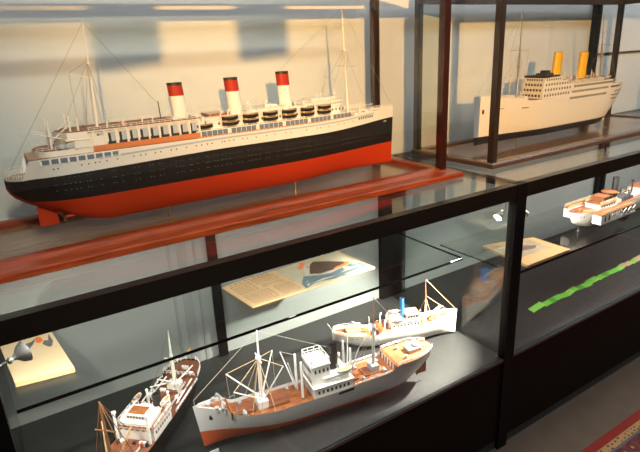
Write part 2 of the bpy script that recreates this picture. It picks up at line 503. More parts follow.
# ------------------------------------------------------------------ the two glass-topped lower cases
H, ZF, YB = 1.10, .418, .682
def lower_case(name, label, x0, x1, mull, wide_back):
    t = thing(name, label, 'display case', ((x0+x1)/2, .34, 0), 0, None)
    ox = (x0+x1)/2; oy = .34
    def B(n, m, *b, **k):
        mb = MB(); mb.box(b[0]-ox, b[1]-ox, b[2]-oy, b[3]-oy, b[4], b[5]); return mb.build(n, M[m], t, False, **k)
    pw = .026
    for (a, c) in ((x0, x0+pw), (x1-pw, x1)):
        B('post', 'black', a, c, -.002, .030, 0, H)
    B('rail', 'rail', x0+pw, x1-pw, 0, .030, H-.051, H)                # front top rail
    B('rail', 'rail', x0+pw, x1-pw, YB-.02, YB+.012, H-.045, H)          # back top rail
    for a in (x0, x1-.014): B('rail', 'rail', a, a+.014, .030, YB-.02, H-.020, H)
    for (a, c) in ((x0, x0+wide_back[0]), (x1-wide_back[1], x1)):
        if c-a > .03: B('post', 'black', a, c, YB-.012, YB+.012, ZF, H-.045)
    for mx in mull: B('mullion', 'black', mx-.017, mx+.017, YB-.008, YB+.008, ZF, H-.045)
    B('back_panel', 'back', x0, x1, YB+.012, YB+.020, ZF-.02, H)
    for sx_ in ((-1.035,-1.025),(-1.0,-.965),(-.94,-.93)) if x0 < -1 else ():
        B('reflected_streak', 'streak', sx_[0], sx_[1], YB+.009, YB+.012, ZF, H-.045)  # grey strips standing in for streaks of reflected posts, no real seams
    B('case_floor', 'cfloor', x0, x1, .006, YB+.012, ZF-.014, ZF)
    B('floor_trim', 'steel', x0+pw, x1-pw, .001, .006, ZF-.008, ZF+.003)
    B('plinth_panel', 'plinth', x0+pw, x1-pw, .006, .020, .045, ZF-.014)
    B('kick_strip', 'kick', x0+pw, x1-pw, .012, .020, 0, .045)
    B('plinth_panel', 'plinth', x0, x0+.012, .03, YB+.02, 0, ZF-.014)
    B('plinth_panel', 'plinth', x1-.012, x1, .03, YB+.02, 0, ZF-.014)
    B('glass_pane', 'glass', x0+pw, x1-pw, .012, .016, ZF+.003, H-.051)
    B('glass_top', 'toptint', x0+.014, x1-.014, .030, YB-.02, H-.006, H-.001)
    B('end_pane', 'glass', x0+.004, x0+.008, .030, YB-.02, ZF, H-.02)
    B('end_pane', 'glass', x1-.008, x1-.004, .030, YB-.02, ZF, H-.02)
    mb = MB()
    for a in (x0+pw+.012, x1-pw-.012): mb.ball((a-ox, .026-oy, ZF+.006), .0055, 10)
    split(mb, 'pane_clamp', M['steel'], t)
    return t
lower_case('glass_topped_case', 'low black glass-topped display case holding the grey freighter under the open ship booklet', -1.604, 0.0, [-.872], (.02, .068))
lower_case('glass_topped_case', 'low black glass-topped display case with the green paper strip on its floor', 0.001, 2.9, [1.68, 1.74], (.075, .05))

# glass shelves inside them
def shelf(label, x0, x1, y0, y1, light):
    t = thing('glass_shelf', label, 'shelf', ((x0+x1)/2, (y0+y1)/2, .750)); hx, hy = (x1-x0)/2, (y1-y0)/2
    MB().box(-hx+.0012, hx-.0012, -hy+.0012, hy, 0, .005).build('pane', M['glass'], t, False)
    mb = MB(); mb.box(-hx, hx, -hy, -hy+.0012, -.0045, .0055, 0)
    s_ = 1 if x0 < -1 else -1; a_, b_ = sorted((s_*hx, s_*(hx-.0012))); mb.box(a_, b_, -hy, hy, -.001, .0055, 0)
    for a, b in light: mb.quad((a-x0-hx,-hy-.0003,.0028),(b-x0-hx,-hy-.0003,.0028),(b-x0-hx,-hy-.0003,.0054),(a-x0-hx,-hy-.0003,.0054),1)  # pale dashes painted as glints on the dark edge
    mb.build('polished_edge', [M['edge'], M['edgeglint']], t, False)
    return t
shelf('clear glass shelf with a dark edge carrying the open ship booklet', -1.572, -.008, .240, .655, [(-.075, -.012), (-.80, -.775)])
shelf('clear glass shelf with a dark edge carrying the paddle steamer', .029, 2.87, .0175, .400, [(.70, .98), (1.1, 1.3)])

# ------------------------------------------------------------------ the two wooden-framed upper cases
def sweep_frame(mb, hx, hy, prof, mi=0):
    """prof: (inset, z) from the outside inwards, mitred round a rectangle."""
    P = [[(-hx+i,-hy+i,z),(hx-i,-hy+i,z),(hx-i,hy-i,z),(-hx+i,hy-i,z)] for i, z in prof]
    for a, b in zip(P, P[1:]):
        for k in range(4): mb.quad(a[k], a[(k+1)%4], b[(k+1)%4], b[k], mi)
def upper_case(name, label, x0, x1, y0, y1, ztop, base, post, flo, prof, inn, pw, rh):
    cx, cy = (x0+x1)/2, (y0+y1)/2; hx, hy = (x1-x0)/2, (y1-y0)/2
    t = thing(name, label, 'display case', (cx, cy, H))
    mb = MB(); sweep_frame(mb, hx, hy, prof); mb.build('base_moulding', base, t, True, 1e-6)
    ins, zi = prof[-1]
    MB().box(-hx+ins-.01, hx-ins+.01, -hy+ins-.01, hy-ins+.01, .002, .016).build('case_floor', flo, t, False)
    zb = max(z for _, z in prof)-.002; ht = ztop-H
    px, py = hx-inn, hy-inn
    for sx in (-1, 1):
        for sy in (-1, 1):
            a, b = sorted((sx*px, sx*(px-pw))); c, d = sorted((sy*py, sy*(py-pw)))
            MB().box(a, b, c, d, zb-.012, ht).build('post', post, t, False)
    for sy in (-1, 1):
        c, d = sorted((sy*py, sy*(py-pw)))
        MB().box(-px+pw, px-pw, c, d, ht-rh, ht).build('rail', post, t, False)
    for sx in (-1, 1):
        a, b = sorted((sx*px, sx*(px-pw)))
        MB().box(a, b, -py+pw, py-pw, ht-rh, ht).build('rail', post, t, False)
    for sy in (-1, 1):
        y = sy*(py-pw*.5); MB().box(-px+pw, px-pw, y-.002, y+.002, zb-.006, ht-rh).build('glass_pane', M['glass'], t, False)
    for sx in (-1, 1):
        x = sx*(px-pw*.5); MB().box(x-.002, x+.002, -py+pw, py-pw, zb-.006, ht-rh).build('end_pane', M['glass'], t, False)
    return t
profL = [(0,.001),(0,.016),(.003,.0185),(.020,.0205),(.034,.0225),(.044,.028),(.056,.034),(.070,.036),(.080,.034),(.084,.030),(.084,.014)]
upper_case('mahogany_case', 'tall glass case on a polished red mahogany base around the black-hulled liner', -1.78, -.068, .200, .690, 1.763,
           M['mahog'], M['mahogpost'], M['mahogtop'], profL, .044, .027, .028)
profR = [(0,.001),(0,.016),(.006,.022),(.03,.024),(.046,.022),(.046,.014)]
upper_case('walnut_case', 'dark brown glass case with slender posts around the white-hulled liner', .092, 1.635, .205, .655, 1.762,
           M['brownbase'], M['brownpost'], M['mahogtop'], profR, .006, .025, .046)
struct(MB().box(1.525, 1.572, .715, .745, H, 1.85).build('trim_2', M['black'], smooth=False))
# ------------------------------------------------------------------ 1. the three-funnel liner with the black hull
def big_liner():
    Lh = 1.275; KZ = 1.146
    t = thing('ocean_liner_model', 'large ocean liner model with black hull, red bottom and three red-topped white funnels', 'ship model', (-1.478, .432, KZ))
    z = lambda w: w - KZ                                    # world height -> local height
    base = lambda x: z(1.286)+.014*min(1, x/.55)+.012*smooth(.72*Lh, Lh, x)
    sheer = lambda x: lerp([(0,z(1.291)),(.040,z(1.291)),(.060,z(1.336)),(.12,z(1.338)),(.40,z(1.338)),(.9,z(1.338)),(1.06,z(1.342)),(Lh,z(1.352))], x)
    keel = lambda x: lerp([(0,z(1.262)),(.005,z(1.250)),(.014,z(1.237)),(.03,z(1.224)),(.055,z(1.208)),(.09,z(1.190)),(.13,z(1.172)),(.17,z(1.158)),(.22,0)], x)
    h = Hull(Lh, .152, sheer, keel, stern=.10, bow=.34, bowpow=1.9, e_mid=.13, e_end=.62, rake=.010, sternw=.0)
    mb = MB(); wl = z(1.222)
    rows = [(keel,0),(lambda x: keel(x)+.003,0),(lambda x: keel(x)+.012,0),(lambda x: .035,0),(lambda x:.055,0),(lambda x: wl,0),
            (lambda x: wl+.02,1),(lambda x: wl+.05,1),(lambda x: base(x),1),(lambda x: base(x)+.012,2),(sheer,2)]
    h.loft(mb, rows, 72)
    for k, zz in enumerate((1.283, 1.266, 1.250)):          # rows of portholes
        h.dots(mb, .10, 1.20, 88, z(zz), .0010, 7, .004, .35)
    h.dots(mb, .10, 1.12, 70, lambda x: base(x)+.020, .0017, 4, .004, .35)
    h.band(mb, .22, 1.16, lambda x: base(x)+.0275, lambda x: base(x)+.0325, 5)
    h.band(mb, .085, .27, z(1.322), z(1.334), 6, 14, .0006)
    for side in (1, -1):                                    # frames between the aft windows
        for x in (.085,.106,.127,.148,.169,.190,.211,.232,.253,.272):
            p = h.pos(x, z(1.328), side, .001); mb.box(p[0]-.0022,p[0]+.0022,p[1]-.0006,p[1]+.0006,z(1.320),z(1.336),2)
    h.band(mb, 1.075, 1.155, z(1.3255), z(1.3345), 6, 8, .0006)
    for side in (1,-1):
        for i in range(8):
            p = h.pos(1.075+.0114*i, z(1.33), side, .001); mb.box(p[0]-.0012,p[0]+.0012,p[1]-.0008,p[1]+.0008,z(1.325),z(1.335),2)
    h.band(mb, 1.218, 1.236, z(1.3005), z(1.3035), 2, 4, .0009)       # pale dashes of lettering on the bow
    mb.build('hull', [M['hullred'], M['hullblack'], M['white'], M['grey'], M['dark'], M['paleblue'], M['glassblue'], M['dot']], t)
    # decks
    mb = MB(); h.deck(mb, .004, .050, lambda x: z(1.289)); h.deck(mb, .060, 1.05, lambda x: z(1.338), n=40)
    h.deck(mb, 1.05, Lh-.006, lambda x: sheer(x)-.007)
    mb.build('deck', M['deckpale'], t, False)
    # aft deckhouse and roof
    mb = MB()
    w1 = h.house(mb, .075, .20, z(1.338), z(1.352), .012, 0, 1, rounda=.3)
    w2 = h.house(mb, .13, .50, z(1.338), z(1.392), .010, 0, 1, rounda=.12)
    w3 = h.house(mb, .17, .245, z(1.352), z(1.378), .008, 0, 1)
    h.house(mb, .205, .512, z(1.3900), z(1.3925), .0035, 0, 1)
    h.house(mb, .150, .207, z(1.372), z(1.3745), .006, 0, 0)
    for side in (1,-1):                                     # pillars of the sheltered promenade
        for i in range(11):
            x = .216+i*.0284; y = h.hb(x)-.004
            mb.box(x-.0024,x+.0024,side*y-.0012,side*y+.0012,z(1.352),z(1.390),0)
    windows(mb, lambda x: h.hb(x)-.010, .222, .498, 10, z(1.359), z(1.384), 2, .76)
    windows(mb, lambda x: h.hb(x)-.0098, .222, .498, 10, z(1.352), z(1.360), 3, .9)
    windows(mb, lambda x: h.hb(x)-.010, .135, .20, 5, z(1.356), z(1.367), 2, .75)
    for i in range(10):
        x = .222+.276*(i+.30)/10
        for side in (1,-1): mb.box(x-.004,x+.002,side*(h.hb(x)-.0094)-.0004,side*(h.hb(x)-.0094)+.0004,z(1.353),z(1.381),4)
    mb.build('aft_deckhouse', [M['white'], M['deck'], M['paleblue'], M['dark'], M['dark']], t)
    mb = MB()
    for side in (1,-1):                                     # orange bulwark below the promenade
        n = 16
        for i in range(n):
            xa = .212+(.500-.212)*i/n; xb = .212+(.500-.212)*(i+1)/n
            ya, yb = side*(h.hb(xa)-.0022), side*(h.hb(xb)-.0022)
            mb.quad((xa,ya,z(1.3395)),(xb,yb,z(1.3395)),(xb,yb,z(1.354)),(xa,ya,z(1.354)))
    split(mb, 'promenade_panel', M['orange'], t, False)
    # midship houses, stepped up towards the bridge
    mb = MB()
    wa = h.house(mb, .49, 1.06, z(1.338), z(1.357), .006, 0, 1, roundf=.05)
    wb = h.house(mb, .53, 1.045, z(1.357), z(1.381), .024, 0, 1, roundf=.06, lip=.002)
    wc = h.house(mb, .865, 1.035, z(1.381), z(1.398), .030, 0, 1, roundf=.12, lip=.002)
    h.house(mb, .665, .80, z(1.381), z(1.398), .036, 0, 1, lip=.002)
    h.house(mb, .53, .62, z(1.381), z(1.388), .032, 0, 0)
    h.house(mb, .82, .90, z(1.381), z(1.393), .040, 0, 1)
    h.house(mb, .905, 1.015, z(1.398), z(1.408), .042, 0, 0, roundf=.2, lip=.002)
    mb.box(.502,.525,-.05,-.03,z(1.357),z(1.392),0); mb.box(.502,.525,.03,.05,z(1.357),z(1.392),0)
    for k in range(6):
        a = .50+.092*k
        windows(mb, wa, a+.004, a+.086, 5, z(1.3405), z(1.3548), 2, .90)
    windows(mb, wa, .50, 1.05, 44, z(1.3385), z(1.3410), 4, .8)
    windows(mb, wb, .56, 1.03, 30, z(1.366), z(1.373), 3, .35)
    windows(mb, wc, .875, 1.02, 14, z(1.387), z(1.392), 3, .45)
    mb.build('deckhouse', [M['white'], M['white2'], M['glassblue'], M['dark'], M['orange']], t)
    mb = MB()                                               # low brown skylights and lockers on the roofs
    for x0, x1, y0, y1, z0, z1, mi in ((.545,.60,-.030,.030,1.388,1.397,0),(.605,.618,-.02,.02,1.388,1.394,0),(.74,.78,-.02,.02,1.398,1.405,1),
                                   (.34,.36,-.045,-.025,1.3925,1.397,0),(.40,.425,-.05,-.03,1.3925,1.398,0),(.30,.315,-.02,.02,1.3925,1.398,2),(.44,.46,-.03,.03,1.3925,1.399,1)):
        mb.box(x0,x1,y0,y1,z(z0),z(z1),mi)
    for i in range(9): mb.box(.547+i*.006,.5485+i*.006,-.031,.031,z(1.397),z(1.3985),1)
    split(mb, 'skylight', [M['deck'], M['white'], M['orange']], t)
    # funnels
    for x, top in ((.474,1.489),(.647,1.492),(.824,1.499)):
        funnel(x, z(1.381 if x > .5 else 1.390), z(top), .0215, .0165, .008, [(.66,0),(.955,1),(1.,2)], [M['white'], M['red'], M['dark'], M['dark']], t, pipe=None)
    mb = MB(); mb.tube((.412,-.012,z(1.392)),(.410,-.012,z(1.446)),.0016,.0014,6,0); mb.build('steam_pipe', M['charcoal'], t)
    # masts
    def mast(x0, zb, x1, zt, r, yards, deck_z):
        mb = MB(); zm = zb+(zt-zb)*.62
        mb.tube((x0,0,zb),(x0+(x1-x0)*.62,0,zm),r,r*.72,10); mb.tube((x0+(x1-x0)*.60,0,zm-.012),(x1,0,zt),r*.55,r*.25,8)
        mb.lathe((x0+(x1-x0)*.6,0,zm-.006),[(0,0),(r*1.5,.001),(r*1.5,.004),(0,.005)],8)
        m = mb.build('mast', M['white'], t)
        for f, half, ax in yards:
            mb = MB(); x = x0+(x1-x0)*f; zz = zb+(zt-zb)*f
            if ax == 'y': mb.tube((x,-half,zz),(x,half,zz),.0014,.0014,6)
            else: mb.tube((x,0,zz),(x-half,0,zz+half*.28),.0015,.0012,6)
            mb.build('yard', M['white'], m)
    mast(.242, z(1.392), .252, z(1.662), .0042, [(.50,.030,'y'),(.47,.055,'x')], 0)
    mast(1.070, z(1.345), 1.056, z(1.690), .0046, [(.46,.060,'y'),(.60,.022,'y'),(.84,.03,'y')], 0)
    # derrick posts aft and forward
    mb = MB()
    for x, y, za, zb in ((.120,-.030,1.352,1.425),(.120,.030,1.352,1.425),(.170,-.034,1.352,1.432),(.170,.034,1.352,1.432),(.190,-.03,1.372,1.425)):
        mb.tube((x,y,z(za)),(x,y,z(zb)),.0030,.0024,8)
    for a, b in (((.170,-.034,1.368),(.085,-.034,1.396)),((.170,.034,1.368),(.085,.034,1.396)),((.120,-.030,1.37),(.178,-.03,1.415)),((.120,.030,1.37),(.178,.03,1.415))):
        mb.tube((a[0],a[1],z(a[2])),(b[0],b[1],z(b[2])),.0019,.0015,6)
    for y in (-.03,.03):
        mb.tube((1.10,y,z(1.34)),(1.10,y,z(1.372)),.0026,.0022,8)
        mb.tube((1.045,y*.4,z(1.364)),(1.155,y,z(1.371)),.0018,.0014,6)
    split(mb, 'derrick', M['white'], t)
    # foredeck and stern gear
    mb = MB()
    for x, y in ((1.13,-.02),(1.13,.02),(1.17,0),(1.19,-.015),(1.19,.015),(1.215,0)):
        mb.lathe((x,y,sheer(x)-.007),[(0,0),(.004,0),(.0035,.006),(.005,.008),(.005,.010),(0,.011)],8)
    mb.box(1.085,1.125,-.02,.02,z(1.335),z(1.344)); mb.box(1.14,1.155,-.015,.015,z(1.335),z(1.345))
    mb.tube((Lh-.008,0,z(1.345)),(Lh-.008,0,z(1.376)),.0014,.001,6)
    split(mb, 'winch', M['white'], t)
    mb = MB()
    for x, y, zz, hh, r in ((.68,-.03,1.398,.014,.0034),(.70,.03,1.398,.014,.0034),(.735,-.030,1.398,.016,.0034),(.60,-.048,1.381,.020,.0036),(.67,-.048,1.381,.020,.0036),(.74,-.048,1.381,.018,.0036),(.79,-.048,1.381,.022,.0036),(.86,-.046,1.381,.022,.0034),(.58,-.038,1.381,.014,.003),(.515,0,1.357,.03,.0035),
                         (.535,.03,1.381,.016,.003),(.76,-.036,1.381,.014,.003),(.84,-.03,1.393,.010,.003),(.30,-.045,1.3925,.012,.0025),(.26,-.04,1.3925,.010,.0025),
                         (.38,-.04,1.3925,.011,.0025),(.36,-.01,1.3925,.012,.003),(.48,-.035,1.3925,.012,.003),(.93,-.02,1.408,.008,.0025),(.97,.02,1.408,.009,.0025),(1.0,-.02,1.408,.01,.0025)):
        vent(mb, x, y, z(zz), hh, r)
    split(mb, 'ventilator', [M['white'], M['orange']], t)
    # railings
    mb = MB()
    for side in (1,-1):
        railing(mb, edge_pts(h, .006, .048, lambda x: z(1.290), side, 8), .018, .0009, .010)
        railing(mb, [(x, side*(h.hb(x)-.012), z(1.352)) for x in (.082,.11,.14,.17,.20)], .010)
        railing(mb, [(x, side*(h.hb(x)-.004), z(1.3925)) for x in [.207+.0305*i for i in range(11)]], .009, .0006, .012)
        railing(mb, [(x, side*(wb(x)+.001), z(1.3825)) for x in [.53+.05*i for i in range(7)]], .009)
        railing(mb, [(x, side*(wc(x)+.001), z(1.3995)) for x in [.87+.02*i for i in range(8)]], .008)
        railing(mb, edge_pts(h, 1.16, Lh-.012, lambda x: sheer(x)-.001, side, 8), .008)
    railing(mb, [(.005,-.016,z(1.290)),(.002,0,z(1.290)),(.005,.016,z(1.290))], .018, .0009)
    split(mb, 'railing', M['white'], t, False)
    # lifeboats: six double stacks and a single boat on each side
    first = None
    for side in (-1, 1):
        for k in range(7):
            x = .518 if k == 0 else .600+.067*(k-1)
            y = side*(h.hb(x)-.014)
            for lev in range(1 if k == 0 else 2):
                zz = z(1.3605)+lev*.0155
                if first is None:
                    mb = MB(); boat_mesh(mb, .052, .021, .0115); first = mb.build('lifeboat', [M['dark'], M['charcoal'], M['spar']], t)
                    for a in (-.017, .017): MB().box(a-.001,a+.001,-.008,.008,-.004,.002).build('chock', M['white'], first, False)
                    first.location = (x, y, zz)
                else: part_copy(first, (x, y, zz))
    mb = MB()
    for side in (-1, 1):
        for k in range(7):
            x = .518 if k == 0 else .600+.067*(k-1)
            for a in (-.0255,.0255):
                yy = side*(h.hb(x)-.027)
                mb.path([(x+a,yy,z(1.357)),(x+a,yy,z(1.395)),(x+a,yy+side*.008,z(1.402)),(x+a,yy+side*.014,z(1.400))],.0009,5)
    split(mb, 'davit', M['white'], t)
    # rudder, screws, supports
    mb = MB(); mb.prism([(.058,-.0022),(.104,-.0022),(.104,.0022),(.058,.0022)], .004, .058); o = mb.build('rudder', M['hullred'], t)
    mb = MB()
    for s in (-1,1):
        mb.tube((.22,s*.020,.030),(.120,s*.030,.026),.006,.004,8,1)
        for k in range(3):
            a = 2*PI*k/3+.4; c, q = math.cos(a), math.sin(a)
            mb.poly([(.116,s*.030-.002*q,.026+.002*c),(.112,s*.030+.008*c-.006*q,.026+.008*q+.006*c),(.116,s*.030+.013*c,.026+.013*q),(.120,s*.030+.008*c+.004*q,.026+.008*q-.004*c)],0)
        mb.ball((.116,s*.030,.026),.003,8)
    split(mb, 'propeller', [M['brass'], M['hullred']], t)
    mb = MB()
    for x in (.40, .84): mb.tube((x,0,H+.0165-KZ),(x,0,.002),.0032,.0032,8)
    split(mb, 'support_peg', M['brass'], t)
    T = (.252,0,z(1.655)); Q = (1.056,0,z(1.688)); T2=(.246,0,z(1.56)); Q2=(1.062,0,z(1.56))
    rig([(T,(.41,0,z(1.44))),(T2,(.17,0,z(1.42))),(T,(.02,0,z(1.31))),(T2,(.225,-.055,z(1.393))),(T2,(.265,-.055,z(1.393))),(T2,(.225,.055,z(1.393))),(T2,(.265,.055,z(1.393))),
         ((.243,-.030,z(1.526)),T2),((.197,0,z(1.534)),(.197,0,z(1.40))),((.197,0,z(1.534)),T2),
         (Q,(Lh-.01,0,z(1.36))),(Q2,(1.16,0,z(1.345))),(Q2,(.97,-.04,z(1.40))),(Q2,(.97,.04,z(1.40))),(Q2,(1.035,-.06,z(1.345))),(Q2,(1.02,-.062,z(1.345))),(Q2,(1.02,.062,z(1.345))),
         (Q,(.80,0,z(1.50)))], M['rope'], t, .0006)
    return t
big_liner()

# ------------------------------------------------------------------ 2. the white liner with two yellow funnels
def white_liner():
    Lh = 1.085; KZ = 1.142
    t = thing('passenger_ship_model', 'white passenger ship model with black boot topping and two yellow funnels', 'ship model', (1.314, .43, KZ), PI)
    z = lambda w: w - KZ
    sheer = lambda x: lerp([(0,z(1.328)),(.10,z(1.320)),(.35,z(1.312)),(.70,z(1.308)),(.80,z(1.310)),(.83,z(1.322)),(Lh,z(1.347))], x)
    keel = lambda x: z(1.262)*(max(0,1-x/.17))**1.25
    h = Hull(Lh, .128, sheer, keel, stern=.16, bow=.36, bowpow=1.8, e_mid=.14, e_end=.66, rake=.012)
    wl = z(1.176); mb = MB()
    rows = [(keel,1),(lambda x: keel(x)+.003,1),(lambda x: keel(x)+.010,1),(lambda x: wl,1),(lambda x: wl+.03,0),(lambda x: wl+.07,0),(lambda x: wl+.10,0),(sheer,0)]
    h.loft(mb, rows, 64)
    h.band(mb, .22, .52, z(1.290), z(1.300), 2, 20, .0005)
    for side in (1,-1):
        for i in range(24):
            x = .22+.30*i/23; p = h.pos(x, z(1.295), side, .001); mb.box(x-.0015,x+.0015,p[1]-.0008,p[1]+.0008,z(1.290),z(1.301),0)
    for za, zb, xa, xb in ((1.296,1.303,.05,.15),(1.279,1.284,.07,.17),(1.262,1.266,.10,.165)):
        h.dots(mb, xa, xb, 12, z((za+zb)/2), .0026, 2)
    for zz in (1.276, 1.255, 1.238): h.dots(mb, .20, 1.0, 52, z(zz), .0009, 4, .003, .3)
    for k, (a, w) in enumerate(((0,.004),(.006,.004),(.012,.003),(.017,.004),(.023,.003))):     # the little dark dashes of a name
        h.band(mb, .935+a, .935+a+w, z(1.286), z(1.2895), 2, 1, .0009)
    for a in (0,.007,.013,.019,.026,.033): h.band(mb, .80+a, .80+a+.005, z(1.278), z(1.283), 2, 1, .0009)
    h.band(mb, 1.036, 1.046, z(1.272), z(1.290), 2, 2, .0012)           # anchor in its recess
    mb.build('hull', [M['white'], M['boot'], M['dark'], M['grey'], M['paleblue']], t)
    mb = MB(); h.deck(mb, .01, .80, lambda x: sheer(x)-.004, n=40); h.deck(mb, .83, Lh-.008, lambda x: sheer(x)-.006)
    mb.build('deck', M['deckpale'], t, False)
    mb = MB()
    w1 = h.house(mb, .07, .715, z(1.308), z(1.334), .005, 0, 1, n=24, rounda=.05)
    w2 = h.house(mb, .12, .708, z(1.334), z(1.356), .010, 0, 1, n=24, rounda=.08)
    w3 = h.house(mb, .49, .702, z(1.356), z(1.378), .011, 0, 1)
    w4 = h.house(mb, .565, .695, z(1.378), z(1.396), .012, 0, 1)
    w5 = h.house(mb, .20, .56, z(1.356), z(1.372), .030, 0, 1)
    for w, a, b, n, za, zb, fl in ((w1,.20,.50,18,1.317,1.327,.6),(w1,.515,.71,10,1.316,1.326,.45),(w2,.16,.48,18,1.340,1.350,.65),(w2,.50,.70,10,1.339,1.349,.45),(w3,.50,.695,10,1.361,1.371,.45),(w4,.575,.69,7,1.383,1.391,.5),(w1,.08,.18,7,1.316,1.327,.7)):
        windows(mb, w, a, b, n, z(za), z(zb), 2, fl)
    for x, wd, n, za, zb in ((.715,.10,6,1.316,1.326),(.708,.095,6,1.339,1.349),(.702,.09,6,1.361,1.371),(.695,.085,7,1.383,1.391)):
        end_windows(mb, x, wd, n, z(za), z(zb), 2)
    for zz, w, x0_, x1_ in ((1.334,w1,.08,.712),(1.356,w2,.13,.705),(1.378,w3,.495,.70),(1.396,w4,.57,.694)):      # thin deck edges
        for s in (1,-1):
            mb.path([(x0_+(x1_-x0_)*i/10, s*(w(x0_+(x1_-x0_)*i/10)+.001), z(zz)) for i in range(11)], .0011, 4, 0)
    mb.build('deckhouse', [M['white'], M['deckpale'], M['dark']], t)
    mb = MB()
    mb.box(.600,.655,-.026,.026,z(1.396),z(1.413),0); mb.box(.585,.650,-.050,-.034,z(1.396),z(1.405),0); mb.box(.585,.650,.034,.050,z(1.396),z(1.405),0)
    mb.box(.610,.640,-.015,.015,z(1.413),z(1.424),1); mb.box(.665,.697,-.056,.056,z(1.396),z(1.405),1)
    mb.build('bridge', [M['charcoal'], M['dark']], t)
    for x, za, zt in ((.549,1.372,1.496),(.350,1.368,1.489)):
        funnel(x, z(za), z(zt), .026, .0165, .012, [(.93,0),(1.,0)], [M['yellow'], M['yellow'], M['dark']], t)
    mb = MB()
    for x, zb, zt, xt, r in ((.814,1.315,1.677,.814,.0056),(.178,1.345,1.653,.212,.0052)):
        mb.tube((x,0,z(zb)),(x+(xt-x)*.6,0,z(zb+(zt-zb)*.6)),r,r*.7,10); mb.tube((x+(xt-x)*.58,0,z(zb+(zt-zb)*.57)),(xt,0,z(zt)),r*.55,r*.25,8)
        f = .56; mb.tube((x+(xt-x)*f,-.045,z(zb+(zt-zb)*f)),(x+(xt-x)*f,.045,z(zb+(zt-zb)*f)),.0011,.0011,6)
        mb.tube((x+(xt-x)*.74,-.014,z(zb+(zt-zb)*.74)),(x+(xt-x)*.74,.014,z(zb+(zt-zb)*.74)),.001,.001,6)
        mb.lathe((x+(xt-x)*.36,0,z(zb+(zt-zb)*.36)),[(0,0),(.007,.002),(.007,.010),(.0,.012)],10)
        mb.build('mast', M['mastgrey'], t) ; mb = MB()
    for y in (-.02,.02):
        mb.tube((.80,y,z(1.31)),(.806,y,z(1.41)),.0016,.0013,6); mb.tube((.84,y,z(1.31)),(.836,y,z(1.41)),.0016,.0013,6)
    for y in (-.03,.03):
        for x in (.26,.31,.43,.47): mb.tube((x,y,z(1.36)),(x,y,z(1.41)),.0022,.0020,8)
    split(mb, 'derrick', M['white'], t)
    mb = MB()
    for i, (x, y) in enumerate(((.45,-.03),(.42,.03),(.30,-.03),(.27,.03),(.48,-.02),(.24,0),(.33,.02),(.39,-.02),(.60,-.03),(.62,.03))):
        vent(mb, x, y, z(1.368), .012+.003*(i%3), .0034)
    mb.box(.775,.80,-.03,.03,z(1.31),z(1.324)); mb.box(.85,.90,-.02,.02,z(1.326),z(1.334))
    split(mb, 'ventilator', [M['white'], M['orange']], t)
    first = None
    for side in (-1, 1):
        for k in range(6):
            x = .20+.062*k; y = side*(h.hb(x)-.012)
            if first is None:
                mb = MB(); boat_mesh(mb, .044, .016, .010); first = mb.build('lifeboat', [M['white'], M['copper'], M['dark']], t); first.location = (x,y,z(1.365))
            else: part_copy(first, (x,y,z(1.365)))
    mb = MB()
    for side in (1,-1):
        railing(mb, edge_pts(h, .012, .10, lambda x: sheer(x)-.002, side, 8), .010)
        railing(mb, [(x, side*(w3(x)+.001), z(1.379)) for x in (.50,.53,.56)], .009)
        railing(mb, edge_pts(h, .84, Lh-.02, lambda x: sheer(x)-.002, side, 10), .008)
        railing(mb, [(x, side*(w1(x)+.001), z(1.337)) for x in (.08,.12,.16)], .009)
    split(mb, 'railing', M['white'], t, False)
    mb = MB(); mb.prism([(.075,-.0022),(.112,-.0022),(.112,.0022),(.075,.0022)], .012, .062, 0)
    mb.build('rudder', M['boot'], t)
    mb = MB(); mb.ball((.118,0,.024),.004,8)
    for k in range(4):
        a = PI/2*k+.3; c, q = math.cos(a), math.sin(a)
        mb.poly([(.118,-.003*q,.024+.003*c),(.114,.010*c-.006*q,.024+.010*q+.006*c),(.118,.016*c,.024+.016*q),(.122,.010*c+.004*q,.024+.010*q-.004*c)])
    mb.tube((.16,0,.024),(.118,0,.024),.005,.004,8)
    split(mb, 'propeller', M['brass'], t)
    mb = MB()
    for x in (.24, .79): mb.tube((x,0,H+.0165-KZ),(x,0,.003),.0030,.0030,8)
    split(mb, 'support_peg', M['brass'], t)
    A = (.814,0,z(1.67)); A2 = (.814,0,z(1.515)); Bm = (.212,0,z(1.65)); B2 = (.197,0,z(1.515))
    rig([(A,(Lh-.02,0,z(1.35))),(A2,(.96,0,z(1.335))),(A2,(.80,-.05,z(1.31))),(A2,(.84,-.05,z(1.31))),(A2,(.80,.05,z(1.31))),(A2,(.84,.05,z(1.31))),(A2,(.75,-.05,z(1.40))),
         ((.814,-.045,z(1.515)),(.82,-.03,z(1.33))),((.814,.045,z(1.515)),(.82,.03,z(1.33))),((.814,-.045,z(1.515)),A),(A,Bm),(Bm,(.03,0,z(1.335))),(B2,(.17,-.05,z(1.337))),(B2,(.17,.05,z(1.337))),(B2,(.24,-.05,z(1.36)))], M['rope'], t, .0006)
white_liner()

